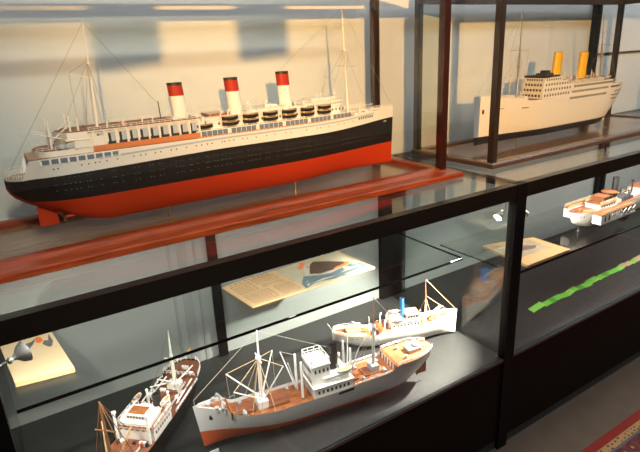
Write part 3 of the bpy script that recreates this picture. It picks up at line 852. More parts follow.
# ------------------------------------------------------------------ helpers shared by the small ships
def derricks(mb, x, zb, booms, r=.0022, mi=0):
    for (dx, y, dz) in booms: mb.tube((x, y*.25, zb), (x+dx, y, zb+dz), r, r*.7, 6, mi)
def pegs(t, xs, zfoot, ztop, rr=.010, mat='steel'):
    """Small dark turned feet the model stands on, on a steel pin."""
    for x in xs:
        mb = MB(); mb.lathe((x,0,zfoot),[(0,0),(rr,0),(rr,.004),(.004,.010),(.004,max(.011,ztop-zfoot)),(0,max(.011,ztop-zfoot)+.0005)],12)
        mb.build('support_foot', M[mat], t)
def hatch(mb, x0, x1, w, z0, h=.007, mi=0, top=1):
    mb.prism([(x0,-w/2),(x1,-w/2),(x1,w/2),(x0,w/2)], z0, z0+h, mi, top)

# ------------------------------------------------------------------ 3. the grey-white freighter
def freighter():
    A = Vector((-.327,.085)); Bv = Vector((-1.152,.212)); d = Bv-A; Lh = d.length; KZ = .442
    t = thing('cargo_ship_model', 'pale grey cargo ship model with red bottom, brown decks and black funnel', 'ship model', (A.x, A.y, KZ), math.atan2(d.y, d.x))
    z = lambda w: w-KZ
    sheer = lambda x: lerp([(0,z(.562)),(.165,z(.556)),(.185,z(.540)),(.40,z(.530)),(.60,z(.531)),(.695,z(.540)),(.725,z(.548)),(.735,z(.570)),(Lh,z(.592))], x)
    keel = lambda x: z(.512)*(max(0,1-x/.16))**1.6
    h = Hull(Lh, .118, sheer, keel, stern=.15, bow=.30, bowpow=2.0, e_mid=.16, e_end=.62, rake=.018)
    wl = lambda x: z(.468)+.030*smooth(.55,1,x/Lh)+.006*smooth(.3,0,x/Lh)
    mb = MB()
    h.loft(mb, [(keel,1),(lambda x: keel(x)+.003,1),(lambda x: keel(x)+.010,1),(wl,1),(lambda x: wl(x)+.02,0),(lambda x: wl(x)+.045,0),(sheer,0)], 56)
    for side in (1,-1): 
        pass
    h.band(mb, Lh-.046, Lh-.036, z(.540), z(.549), 2, 3, .0012)            # anchor
    h.band(mb, Lh-.044, Lh-.038, z(.549), z(.556), 2, 2, .0012)
    for a in (0,.006,.011,.016): h.band(mb, Lh-.135+a, Lh-.135+a+.004, z(.553), z(.557), 3, 1, .0009)   # dashes of a name
    h.dots(mb, Lh-.12, Lh-.06, 3, z(.566), .0014, 2); h.dots(mb, .05, .15, 5, z(.541), .0014, 2)
    h.band(mb, .335, .39, lambda x: sheer(x)-.014, lambda x: sheer(x)-.004, 2, 4, .0009)
    mb.build('hull', [M['hullgrey'], M['hullorange'], M['dark'], M['grey']], t)
    mb = MB(); h.deck(mb, .004, .172, lambda x: sheer(x)-.0015); h.deck(mb, .178, .728, lambda x: sheer(x)-.010, n=40); h.deck(mb, .733, Lh-.012, lambda x: sheer(x)-.010)
    mb.prism([(.171,-.05),(.175,-.05),(.175,.05),(.171,.05)], z(.530), z(.5545)); mb.prism([(.729,-.042),(.733,-.042),(.733,.042),(.729,.042)], z(.535), z(.562))
    mb.build('deck', M['deck'], t, False)
    mb = MB(); hatch(mb,.215,.275,.05,z(.522),.009); hatch(mb,.300,.345,.05,z(.521),.009); hatch(mb,.545,.615,.055,z(.521),.010); hatch(mb,.655,.715,.05,z(.526),.010)
    split(mb, 'hatch', [M['brownmast'], M['deckdark']], t)
    # poop: white bulkhead below a planked deck
    mb = MB()
    for y in (-.036,-.018,0,.018,.036): mb.box(.1745,.1765,y-.004,y+.004,z(.532),z(.552),0)
    mb.box(.05,.10,-.02,.02,z(.560),z(.572),1); mb.box(.055,.075,-.014,.014,z(.572),z(.580),1)
    for x,y in ((.12,-.03),(.12,.03),(.03,0)): mb.lathe((x,y,z(.556)),[(0,0),(.005,0),(.004,.008),(.006,.010),(0,.012)],8,1)
    split(mb, 'poop_house', [M['cold'], M['grey']], t)
    # bridge
    mb = MB()
    w1 = h.house(mb, .335, .470, z(.522), z(.560), .006, 0, 1, lip=.003)
    h.house(mb, .345, .430, z(.560), z(.582), .016, 0, 1, lip=.004)
    mb.box(.408,.470,-.038,.038,z(.522),z(.628),0); mb.box(.406,.472,-.041,.041,z(.628),z(.631),0)
    mb.box(.418,.462,-.030,.030,z(.631),z(.641),0)
    windows(mb, w1, .345, .462, 8, z(.538), z(.549), 2, .45)
    end_windows(mb, .470, .07, 7, z(.604), z(.617), 2); end_windows(mb, .470, .07, 5, z(.570), z(.580), 2)
    for s in (-1,1):
        for i in range(4):
            x = .416+.014*i; mb.box(x-.003,x+.003,s*.0386-.0004,s*.0386+.0004,z(.604),z(.616),2)
    mb.box(.406,.472,-.0415,.0415,z(.556),z(.559),1)
    mb.build('bridge', [M['cold'], M['white2'], M['dark']], t)
    mb = MB()
    railing(mb, [(.410,-.039,z(.631)),(.470,-.039,z(.631)),(.470,.039,z(.631)),(.410,.039,z(.631)),(.410,-.039,z(.631))], .022, .0013, .02)
    for s in (-1,1):
        railing(mb, [(.34,s*.048,z(.561)),(.405,s*.048,z(.561))], .014, .0009, .014); railing(mb, edge_pts(h,.01,.17,lambda x: sheer(x)-.001,s,9), .013, .0009, .016)
        railing(mb, edge_pts(h,Lh-.09,Lh-.016,lambda x: sheer(x)-.003,s,6), .006, .0008, .016)
        railing(mb, edge_pts(h,.19,.33,lambda x: sheer(x)-.002,s,9), .008, .0009, .016)
    split(mb, 'railing', M['cold'], t, False)
    funnel(.382, z(.582), z(.664), .0165, .014, .004, [(.8,0),(1.,0)], [M['dark'],M['dark'],M['dark']], t)
    # masts, king posts and derricks
    mb = MB(); mb.tube((.628,0,z(.526)),(.624,0,z(.70)),.0062,.0050,10); mb.tube((.624,0,z(.69)),(.622,0,z(.786)),.0036,.0018,8)
    mb.lathe((.625,0,z(.69)),[(0,0),(.009,.002),(.009,.006),(0,.008)],8); mb.box(.612,.644,-.024,.024,z(.526),z(.552))
    mb.tube((.625,-.03,z(.692)),(.625,.03,z(.692)),.0022,.0022,6)
    mb.build('mast', M['cold'], t)
    mb = MB(); mb.tube((.232,0,z(.530)),(.229,0,z(.70)),.0058,.0046,10); mb.tube((.229,0,z(.69)),(.226,0,z(.797)),.003,.0015,8,1)
    mb.lathe((.229,0,z(.69)),[(0,0),(.009,.002),(.009,.006),(0,.008)],8); mb.box(.220,.246,-.02,.02,z(.528),z(.552)); mb.tube((.229,-.03,z(.692)),(.229,.03,z(.692)),.0022,.0022,6)
    mb.build('mast', [M['grey'], M['brownmast']], t)
    mb = MB()
    for x in (.500,.330):
        for y in (-.026,.026):
            mb.tube((x,y,z(.525)),(x,y,z(.650)),.0062 if x > .5 else .0045,.0052 if x > .5 else .004,10); mb.ball((x,y,z(.651)),.006 if x > .5 else .0042,8)
    split(mb, 'king_post', M['cold'], t)
    mb = MB(); derricks(mb, .634, z(.556), [(.085,-.045,.082),(.085,.045,.075)], .0028, 0)
    derricks(mb, .620, z(.556), [(-.055,-.05,.118),(-.055,.05,.118)], .0028, 0)
    derricks(mb, .510, z(.545), [(.035,-.035,.125),(.035,.035,.125)], .0024, 0)
    derricks(mb, .325, z(.545), [(-.02,-.04,.11),(-.02,.04,.11)], .0022, 0)
    split(mb, 'derrick', M['cold'], t)
    mb = MB()
    for x, y, r in ((.770,-.024,.005),(.770,.024,.005),(.79,0,.006)): mb.lathe((x,y,sheer(x)-.01),[(0,0),(r,0),(r*.8,.010),(r*1.3,.013),(r*1.3,.016),(0,.018)],8)
    for x, y, s_ in ((.69,-.03,.016),(.69,.03,.016),(.62,-.034,.012),(.745,.0,.016),(.205,-.03,.014),(.205,.03,.014),(.285,-.034,.012),(.285,.034,.012),(.53,-.04,.012)):
        zz = sheer(x)-.010; mb.box(x-s_*.4,x+s_*.4,y-s_*.5,y+s_*.5,zz,zz+s_*.6)
        mb.tube((x,y-s_*.7,zz+s_*.6),(x,y+s_*.7,zz+s_*.6),s_*.3,s_*.3,8)
    vent(mb,.75,-.034,z(.560),.018,.0055,0,1,0); vent(mb,.75,.034,z(.560),.018,.0055,0,1,0)
    vent(mb,.37,-.02,z(.582),.014,.004,0,1,0); vent(mb,.37,.02,z(.582),.014,.004,0,1,0); vent(mb,.42,-.03,z(.582),.012,.004,0,1,0)
    split(mb, 'winch', M['grey'], t)
    # small boats beside the funnel
    first = None
    for s in (-1,1):
        for x in (.360,):
            mb = MB(); boat_mesh(mb, .052, .018, .011); o = mb.build('lifeboat', [M['cold'], M['spar'], M['cold']], t); o.location = (x, s*.044, z(.585))
            mb = MB()
            for a in (-.018,.018): mb.path([(a,-s*.012,-.024),(a,-s*.012,.010),(a,0,.020)],.0011,5)
            split(mb, 'davit', M['cold'], o)
    m1 = (.625,0,z(.692)); top1 = (.622,0,z(.784)); m2 = (.229,0,z(.692)); top2 = (.226,0,z(.795))
    rig([(m1,(.719,-.045,z(.638))),(m1,(.719,.045,z(.631))),(m1,(.565,-.05,z(.674))),(m1,(.565,.05,z(.674))),(m1,(.60,-.052,z(.530))),(m1,(.615,-.052,z(.530))),(m1,(.60,-.054,z(.530))),(m1,(.64,-.052,z(.530))),
         (m1,(.60,.052,z(.530))),(m1,(.60,.054,z(.530))),(m1,(.64,.052,z(.530))),(m1,(.67,-.045,z(.537))),(m1,(.67,.045,z(.537)))], M['ropetan'], t, .0011)
    rig([(top1,(Lh-.006,0,z(.612))),(top1,(.40,0,z(.664))),((.719,-.045,z(.638)),(.715,-.045,z(.545))),((.719,.045,z(.631)),(.715,.045,z(.545))),((.565,-.05,z(.674)),(.565,-.05,z(.53))),((Lh-.006,0,z(.612)),(Lh-.006,0,z(.585))),
         (m2,(.20,-.05,z(.54))),(m2,(.25,-.052,z(.53))),(m2,(.27,-.052,z(.53))),(m2,(.20,.05,z(.54))),(m2,(.25,.052,z(.53))),(m2,(.27,.052,z(.53))),(top2,(.06,0,z(.58))),(m2,(.305,-.04,z(.655))),(m2,(.305,.04,z(.655))),
         ((.50,-.026,z(.65)),(.545,-.035,z(.67)))], M['rope'], t, .0008)
    mb = MB(); mb.prism([(.018,-.002),(.052,-.002),(.052,.002),(.018,.002)], .012, z(.517)); mb.build('rudder', M['hullorange'], t)
    mb = MB(); mb.ball((.058,0,.022),.004,8)
    for k in range(4):
        a = PI/2*k+.3; c, q = math.cos(a), math.sin(a)
        mb.poly([(.058,-.003*q,.022+.003*c),(.056,.008*c-.006*q,.022+.008*q+.006*c),(.058,.015*c,.022+.015*q),(.060,.008*c+.004*q,.022+.008*q-.004*c)])
    mb.tube((.12,0,.022),(.058,0,.022),.004,.004,8); split(mb, 'propeller', M['brass'], t)
    pegs(t, (.268, .565), ZF+.0008-KZ, .004, .012)
freighter()

# ------------------------------------------------------------------ 4. the white steamer with the blue funnel
def steamer():
    A = Vector((-.508,.440)); Bv = Vector((-.022,.246)); d = Bv-A; Lh = d.length; KZ = .427
    t = thing('steamer_model', 'small white steamer model with a thin blue funnel and brown foremast', 'ship model', (A.x, A.y, KZ), math.atan2(d.y, d.x))
    z = lambda w: w-KZ
    sheer = lambda x: lerp([(0,z(.508)),(.12,z(.492)),(.17,z(.486)),(.19,z(.502)),(.36,z(.505)),(.38,z(.507)),(Lh,z(.531))], x)
    keel = lambda x: z(.470)*(max(0,1-x/.13))**1.4
    h = Hull(Lh, .092, sheer, keel, stern=.20, bow=.34, bowpow=2.0, e_mid=.22, e_end=.62, rake=.004)
    mb = MB()
    h.loft(mb, [(keel,0),(lambda x: keel(x)+.003,0),(lambda x: keel(x)+.012,0),(lambda x: z(.465),0),(lambda x: z(.48),0),(sheer,0)], 48)
    h.dots(mb, Lh-.03, Lh-.022, 1, z(.512), .003, 1); h.dots(mb, .06, .16, 5, z(.482), .0018, 1); h.dots(mb, .20, .34, 7, z(.482), .0016, 1)
    mb.build('hull', [M['white'], M['dark']], t)
    mb = MB(); h.deck(mb, .006, .180, lambda x: sheer(x)-.008); h.deck(mb, .375, Lh-.008, lambda x: sheer(x)-.010); h.deck(mb, .18, .375, lambda x: sheer(x)-.001)
    mb.build('deck', M['deck'], t, False)
    mb = MB()
    w = h.house(mb, .232, .362, z(.500), z(.526), .010, 0, 1, roundf=.15, lip=.003)
    mb.box(.300,.350,-.026,.026,z(.526),z(.546),0); mb.box(.296,.354,-.030,.030,z(.546),z(.549),1)
    mb.box(.238,.283,-.02,.02,z(.526),z(.534),0)
    mb.box(.400,.432,-.016,.016,z(.497),z(.506),2); mb.box(.060,.11,-.018,.018,z(.490),z(.503),0); mb.box(.056,.114,-.021,.021,z(.503),z(.505),1)
    windows(mb, w, .238, .352, 8, z(.508), z(.517), 3, .5)
    for s in (-1,1):
        for i in range(4): mb.box(.304+.011*i,.311+.011*i,s*.0264-.0004,s*.0264+.0004,z(.533),z(.542),3)
    mb.build('deckhouse', [M['cold'], M['deckpale'], M['deck'], M['dark']], t)
    funnel(.290, z(.526), z(.612), .0085, .0085, .004, [(.8,0),(1.,0)], [M['blue'],M['blue'],M['dark']], t)
    for x, zb, zt in ((.388,.495,.685),):
        mb = MB(); zm = zb+(zt-zb)*.42
        mb.tube((x,0,z(zb)),(x,0,z(zm)),.0042,.0036,8,0); mb.tube((x,0,z(zm)),(x-.003,0,z(zt)),.0036,.0012,8,1)
        mb.tube((x,-.02,z(zm)),(x,.02,z(zm)),.0012,.0012,6,1)
        mb.build('mast', [M['cold'], M['brownmast']], t)
    mb = MB(); mb.tube((.393,0,z(.515)),(.455,-.012,z(.562)),.0024,.0016,6); mb.tube((.393,0,z(.515)),(.455,.012,z(.552)),.0024,.0016,6)
    mb.tube((.15,0,z(.49)),(.15,0,z(.55)),.0022,.0016,6); mb.tube((.15,0,z(.50)),(.08,0,z(.54)),.0018,.0012,6)
    split(mb, 'derrick', M['cold'], t)
    mb = MB()
    for x,y in ((.255,-.028),(.255,.028),(.228,-.02),(.228,.02),(.205,-.03),(.205,.03),(.370,-.022),(.370,.022)): vent(mb,x,y,z(.500),.036 if x<.23 else .030,.0042)
    for x,y in ((.43,-.016),(.43,.016),(.445,0),(.165,-.02),(.165,.02)): mb.lathe((x,y,sheer(x)-.008),[(0,0),(.005,0),(.004,.008),(.006,.010),(0,.012)],8)
    split(mb, 'ventilator', [M['cold'], M['dark']], t)
    for s in (-1,1):
        mb = MB(); boat_mesh(mb, .045, .015, .010); o = mb.build('lifeboat', [M['cold'], M['spar'], M['cold']], t); o.location = (.262, s*.036, z(.530))
        mb = MB()
        for a in (-.016,.016): mb.path([(a,-s*.008,-.012),(a,-s*.008,.010),(a,0,.018)],.001,5)
        split(mb, 'davit', M['cold'], o)
    mb = MB()
    for s in (-1,1):
        railing(mb, edge_pts(h,.006,.125,lambda x: sheer(x)-.002,s,10), .013, .0009, .012); railing(mb, edge_pts(h,.37,Lh-.01,lambda x: sheer(x)-.003,s,8), .006, .0008, .014)
        railing(mb, [(x,s*(w(x)+.002),z(.528)) for x in (.238,.265,.295)], .010, .0008, .012)
    mb.tube((.004,0,z(.508)),(-.018,0,z(.545)),.0012,.001,5)
    split(mb, 'railing', M['cold'], t, False)
    rig([((.385,0,z(.682)),(Lh-.004,0,z(.530))),((.386,0,z(.61)),(Lh-.03,0,z(.525))),((.388,0,z(.60)),(.366,-.038,z(.505))),((.388,0,z(.60)),(.408,-.032,z(.508))),((.388,0,z(.60)),(.366,.038,z(.505))),((.388,0,z(.60)),(.408,.032,z(.508)))], M['ropetan'], t, .0008)
    pegs(t, (.12, .36), ZF+.0008-KZ, .004, .009)
steamer()

# ------------------------------------------------------------------ 5. the black-hulled freighter seen from its bow end
def black_ship():
    A = Vector((-1.052,.512)); d = Vector((-.70,-.714)); Lh = .60; KZ = .445
    t = thing('cargo_ship_model', 'black-hulled cargo ship model with white bridge and red-brown decks, its stern near the back panel', 'ship model', (A.x, A.y, KZ), math.atan2(d.y, d.x))
    z = lambda w: w-KZ
    sheer = lambda x: lerp([(0,z(.560)),(.085,z(.556)),(.095,z(.544)),(.25,z(.538)),(.40,z(.540)),(.50,z(.546)),(.51,z(.560)),(Lh,z(.572))], x)
    keel = lambda x: z(.500)*(max(0,1-x/.10))**1.5
    h = Hull(Lh, .128, sheer, keel, stern=.17, bow=.26, bowpow=2.0, e_mid=.18, e_end=.6, rake=.012)
    mb = MB()
    h.loft(mb, [(keel,0),(lambda x: keel(x)+.003,0),(lambda x: keel(x)+.012,0),(lambda x: z(.48),0),(lambda x: z(.51),0),(sheer,0)], 48)
    h.dots(mb, .10, .42, 12, z(.520), .0016, 1, .004, .4)
    mb.build('hull', [M['hullblack'], M['steel']], t)
    mb = MB(); h.deck(mb, .004, .086, lambda x: sheer(x)-.004); h.deck(mb, .09, .505, lambda x: sheer(x)-.008, n=36); h.deck(mb, .51, Lh-.01, lambda x: sheer(x)-.008)
    mb.prism([(.086,-.054),(.090,-.054),(.090,.054),(.086,.054)], z(.534), z(.554))
    mb.build('deck', M['deckdark'], t, False)
    mb = MB(); hatch(mb,.105,.140,.05,z(.535),.010); hatch(mb,.165,.215,.06,z(.532),.010); hatch(mb,.405,.455,.06,z(.534),.010)
    split(mb, 'hatch', [M['cold'], M['deckdark']], t)
    # bridge block; its planked fore side drops to the forward well deck
    mb = MB()
    w = h.house(mb, .270, .372, z(.530), z(.572), .006, 0, 1, lip=.003)
    h.house(mb, .303, .368, z(.572), z(.588), .018, 0, 0, lip=.003)
    mb.box(.318,.360,-.030,.030,z(.588),z(.604),0); mb.box(.315,.363,-.034,.034,z(.604),z(.607),0); mb.box(.322,.356,-.026,.026,z(.607),z(.6085),1)
    mb.box(.278,.306,-.03,.03,z(.572),z(.582),0)
    end_windows(mb, .372, .105, 6, z(.563), z(.567), 2, .0008, .35); end_windows(mb, .360, .055, 6, z(.594), z(.601), 2)
    windows(mb, w, .278, .366, 7, z(.550), z(.560), 2, .45)
    mb.build('bridge', [M['white'], M['deck'], M['dark']], t)
    funnel(.276, z(.572), z(.612), .014, .012, .003, [(.75,0),(1.,0)], [M['dark'],M['dark'],M['dark']], t, y=.020)
    mb = MB(); mb.tube((.128,0,z(.535)),(.126,0,z(.655)),.0072,.0055,10); mb.tube((.126,0,z(.645)),(.122,0,z(.741)),.0045,.0015,8); mb.box(.115,.142,-.022,.022,z(.534),z(.556))
    mb.tube((.126,-.025,z(.640)),(.126,.025,z(.640)),.002,.002,6)
    mb.build('mast', M['white2'], t)
    mb = MB(); mb.tube((.490,0,z(.535)),(.488,0,z(.748)),.006,.0022,10); mb.tube((.489,-.03,z(.66)),(.489,.03,z(.66)),.002,.002,6)
    mb.build('mast', M['brownmast'], t)
    mb = MB()
    for y in (-.05,.05): mb.tube((.385,y,z(.535)),(.383,y,z(.622)),.0046,.0040,8); mb.lathe((.383,y,z(.622)),[(0,0),(.0065,.001),(.0065,.007),(0,.009)],8)
    for y in (-.035,.035): mb.tube((.235,y,z(.535)),(.235,y,z(.595)),.0042,.0036,8); mb.ball((.235,y,z(.596)),.005,8)
    split(mb, 'king_post', M['cold'], t)
    mb = MB(); derricks(mb,.132,z(.556),[(.075,-.04,.030),(.075,.04,.030),(.06,-.02,.05)],.0032); derricks(mb,.122,z(.556),[(-.06,-.035,.02),(-.06,.035,.02)],.0030)
    split(mb, 'derrick', M['cold'], t)
    mb = MB(); derricks(mb,.490,z(.55),[(.06,-.03,.06),(.06,.03,.06),(-.05,-.045,.095),(-.05,.045,.095)],.003)
    split(mb, 'cargo_boom', M['spar'], t)
    mb = MB()
    for x, y, s_ in ((.155,-.03,.014),(.155,.03,.014),(.225,-.02,.014),(.225,.02,.014),(.05,0,.016),(.39,-.03,.014),(.39,.03,.014),(.07,-.03,.010),(.07,.03,.010)):
        zz = sheer(x)-.008; mb.box(x-s_*.4,x+s_*.4,y-s_*.5,y+s_*.5,zz,zz+s_*.7); mb.tube((x,y-s_*.7,zz+s_*.6),(x,y+s_*.7,zz+s_*.6),s_*.32,s_*.32,8)
    for x, y in ((.275,-.045),(.275,.045),(.245,-.04),(.245,.0),(.20,-.045),(.20,.045),(.18,-.048)): vent(mb,x,y,z(.535) if x < .255 else z(.572),.020,.0046,0,1,0)
    split(mb, 'winch', M['cold'], t)
    mb = MB()
    for y, mi in ((-.044,0),(-.022,1),(.005,0),(.03,1),(.045,0)): mb.lathe((.394,y,z(.533)),[(0,0),(.005,0),(.005,.010),(0,.012)],8,mi)
    split(mb, 'drum', [M['dark'], M['hullorange']], t)
    mb = MB()
    for s in (-1,1):
        railing(mb, edge_pts(h,.004,.086,lambda x: sheer(x)-.002,s,8), .014, .0011, .014)
        railing(mb, edge_pts(h,.095,.25,lambda x: sheer(x)-.001,s,10), .010, .0012, .016)
        railing(mb, [(x,s*(w(x)+.002),z(.574)) for x in (.275,.295,.315,.34,.37)], .012, .0011, .014)
        mb.tube((.10,s*.045,z(.55)),(.22,s*.05,z(.546)),.0026,.0026,6)
    railing(mb, [(.372,-.055,z(.574)),(.372,.055,z(.574))], .012, .0011, .014); railing(mb, [(.088,-.05,z(.554)),(.088,.05,z(.554))], .012, .0011, .014)
    split(mb, 'railing', M['cold'], t, False)
    for s in (-1,1):
        mb = MB(); boat_mesh(mb, .045, .016, .010); o = mb.build('lifeboat', [M['white'], M['deckpale'], M['white']], t); o.location = (.275, s*.046, z(.586))
    mb = MB(); mb.tube((.004,0,z(.558)),(-.004,0,z(.604)),.001,.0008,5,0); mb.poly([(-.003,0,z(.586)),(-.0035,0,z(.602)),(.008,-.006,z(.598)),(.009,-.006,z(.583))],1)
    mb.build('ensign', [M['grey'], M['flag']], t, False)
    rig([((.122,0,z(.740)),(.02,0,z(.585))),((.122,0,z(.740)),(.262,0,z(.61))),((.126,0,z(.65)),(.10,-.055,z(.545))),((.126,0,z(.65)),(.155,-.058,z(.542))),((.126,0,z(.65)),(.10,.055,z(.545))),((.126,0,z(.65)),(.155,.058,z(.542))),
         ((.126,-.025,z(.64)),(.205,-.04,z(.586))),((.126,.025,z(.64)),(.205,.04,z(.586)))], M['ropedark'], t, .0008)
    rig([((.488,0,z(.746)),(.372,-.03,z(.575))),((.488,0,z(.746)),(.49,.052,z(.545))),((.488,0,z(.746)),(.49,-.052,z(.545))),((.488,0,z(.746)),(.455,.055,z(.545))),((.488,0,z(.746)),(.455,-.055,z(.545)))], M['brownmast'], t, .0014, 'stay_rope')
    pegs(t, (.16, .46), ZF+.0008-KZ, .004, .011)
black_ship()

# ------------------------------------------------------------------ 6. the paddle steamer on the upper shelf
def paddler():
    Lh = .86; KZ = .772
    t = thing('paddle_steamer_model', 'white paddle steamer model with copper-brown cabins and black funnel on the glass shelf', 'ship model', (1.385, .150, KZ), PI+R(1.2))
    z = lambda w: w-KZ
    sheer = lambda x: lerp([(0,z(.868)),(.3,z(.848)),(.6,z(.842)),(Lh,z(.856))], x)
    keel = lambda x: max(z(.808)*(max(0,1-x/.12))**1.5, z(.806)*(max(0,1-(Lh-x)/.12))**1.5)
    h = Hull(Lh, .098, sheer, keel, stern=.20, bow=.17, bowpow=3.2, e_mid=.20, e_end=.40, rake=.016)
    hb0 = h.hb; h.hb = lambda x: hb0(min(x, Lh*.9999)) if x < Lh*.85 else max(.098/2*math.sqrt(max(0,1-((x/Lh-.85)/.15)**2.6)), .0006)
    mb = MB()
    h.loft(mb, [(keel,0),(lambda x: keel(x)+.003,0),(lambda x: keel(x)+.014,0),(lambda x: z(.812),0),(lambda x: z(.828),0),(sheer,0)], 56)
    h.dots(mb, .52, .80, 9, z(.828), .0018, 1); h.dots(mb, .812, .845, 2, z(.836), .0024, 1); h.dots(mb, .05, .30, 8, z(.832), .0018, 1)
    mb.build('hull', [M['white'], M['dark']], t)
    mb = MB(); h.deck(mb, .008, Lh-.008, lambda x: sheer(x)-.004, n=40); mb.build('deck', M['deckdark'], t, False)
    mb = MB()
    h.house(mb, .09, .34, z(.840), z(.872), .014, 0, 1, lip=.003); h.house(mb, .56, .70, z(.838), z(.862), .016, 0, 1, lip=.003)
    mb.box(.34,.56,-.024,.024,z(.838),z(.850),0)
    mb.box(.612,.662,-.026,.026,z(.862),z(.888),2); mb.box(.608,.666,-.029,.029,z(.888),z(.8905),1)
    mb.lathe((.572,0,z(.894)),[(0,0),(.034,0),(.034,.003),(0,.008)],16,2)
    for a_ in range(6): mb.tube((.572+.027*math.cos(a_*PI/3),.027*math.sin(a_*PI/3),z(.850)),(.572+.027*math.cos(a_*PI/3),.027*math.sin(a_*PI/3),z(.895)),.0022,.0022,6,2)
    mb.lathe((.572,0,z(.850)),[(0,0),(.016,0),(.016,.028),(0,.028)],12,3)
    windows(mb, lambda x: h.hb(x)-.014, .10, .33, 12, z(.852), z(.864), 3, .5); windows(mb, lambda x: h.hb(x)-.016, .57, .69, 6, z(.846), z(.856), 3, .5)
    for s in (-1,1):
        for i in range(3): mb.box(.617+.015*i,.626+.015*i,s*.0264-.0004,s*.0264+.0004,z(.870),z(.883),3)
    mb.build('cabin', [M['white'], M['deckdark'], M['copper'], M['dark']], t)
    # sponsons: a white panelled fore end, dark windows, then the trellised paddle box with the wheel inside
    for s in (-1,1):
        cx = .565
        mb = MB(); y0, y1 = s*.046, s*.086; ya, yb = min(y0,y1), max(y0,y1); yo = s*.0866
        mb.prism([(.495,ya),(.775,ya),(.775,yb),(.495,yb)], z(.840), z(.8435), 1)
        mb.prism([(.495,ya),(.775,ya),(.775,yb),(.495,yb)], z(.802), z(.808), 0)
        yc = sorted((s*.082, s*.086))
        mb.box(.69,.775,yc[0],yc[1],z(.808),z(.840),0); mb.box(.771,.775,ya,yb,z(.808),z(.840),0); mb.box(.62,.69,yc[0],yc[1],z(.808),z(.822),0)
        for a_ in (.71,.74): mb.box(a_,a_+.010,yo*1.0-.0006,yo*1.0+.0006,z(.812),z(.836),2)
        mb.box(.62,.69,s*.080-.001,s*.080+.001,z(.822),z(.840),2)
        for a_ in (.62,.635,.6485,.662,.6755,.69): mb.box(a_-.0016,a_+.0016,yo-.001,yo+.001,z(.808),z(.840),0)
        mb.box(.5,.62,s*.078-.001,s*.078+.001,z(.808),z(.840),2)
        for k in range(3):
            xa, xb = .503+.039*k, .503+.039*(k+1)
            for (za, zb) in ((.808,.840),(.840,.808)): mb.tube((xa,yo,z(za)),(xb,yo,z(zb)),.0019,.0019,6,0)
            mb.tube((xb,yo,z(.808)),(xb,yo,z(.840)),.0016,.0016,6,0)
        mb.tube((.503,yo,z(.808)),(.503,yo,z(.840)),.0016,.0016,6,0)
        o = mb.build('paddle_box', [M['white'], M['copper'], M['dark']], t)
        mb = MB()
        for k in range(12):
            a = 2*PI*k/12; c, q = math.cos(a), math.sin(a)
            mb.tube((cx,s*.066,z(.806)),(cx+.036*c,s*.066,z(.806)+.030*q),.0014,.0014,5)
            mb.box(cx+.034*c-.0045,cx+.034*c+.0045,s*.068-.013,s*.068+.013,z(.806)+.028*q-.0045,z(.806)+.028*q+.0045)
        mb.build('paddle_wheel', M['dark'], o)
    funnel(.528, z(.846), z(.952), .0135, .0135, .002, [(.8,0),(1.,0)], [M['dark'],M['dark'],M['dark']], t)
    mb = MB(); mb.tube((.372,0,z(.848)),(.370,0,z(.905)),.0035,.003,8); mb.lathe((.370,0,z(.905)),[(0,0),(.007,.002),(.007,.010),(0,.012)],8); mb.build('steam_pipe', M['dark'], t)
    for x, zt in ((.20,.975),):
        mb = MB(); mb.tube((x,0,z(.845)),(x-.004,0,z(zt)),.0034,.0016,8); mb.build('mast', M['white2'], t)
    mb = MB()
    for x,y in ((.43,-.02),(.43,.02),(.40,0),(.50,-.034),(.50,.034),(.45,.03),(.46,-.03)): vent(mb,x,y,z(.845),.018,.004,0,-1,0)
    mb.box(.41,.50,-.03,.03,z(.842),z(.856),0)
    mb.build('engine_casing', M['charcoal'], t)
    mb = MB()
    for s in (-1,1):
        railing(mb, edge_pts(h,.70,Lh-.03,lambda x: sheer(x)-.002,s,9), .014, .0009, .014); railing(mb, edge_pts(h,.02,.36,lambda x: sheer(x)-.002,s,12), .012, .0009, .016)
        railing(mb, [(.56,s*.034,z(.863)),(.70,s*.034,z(.863))], .012, .0009, .014); railing(mb, [(.50,s*.085,z(.8435)),(.77,s*.085,z(.8435))], .014, .0010, .016)
    split(mb, 'railing', M['spar'], t, False)
    mb = MB(); mb.lathe((.80,0,sheer(.80)-.003),[(0,0),(.012,0),(.010,.010),(0,.016)],10); mb.box(.755,.775,-.015,.015,z(.842),z(.852)); mb.build('windlass', M['copper'], t)
    pegs(t, (.790, .600, .420), .7555-KZ, .006, .009)
paddler()
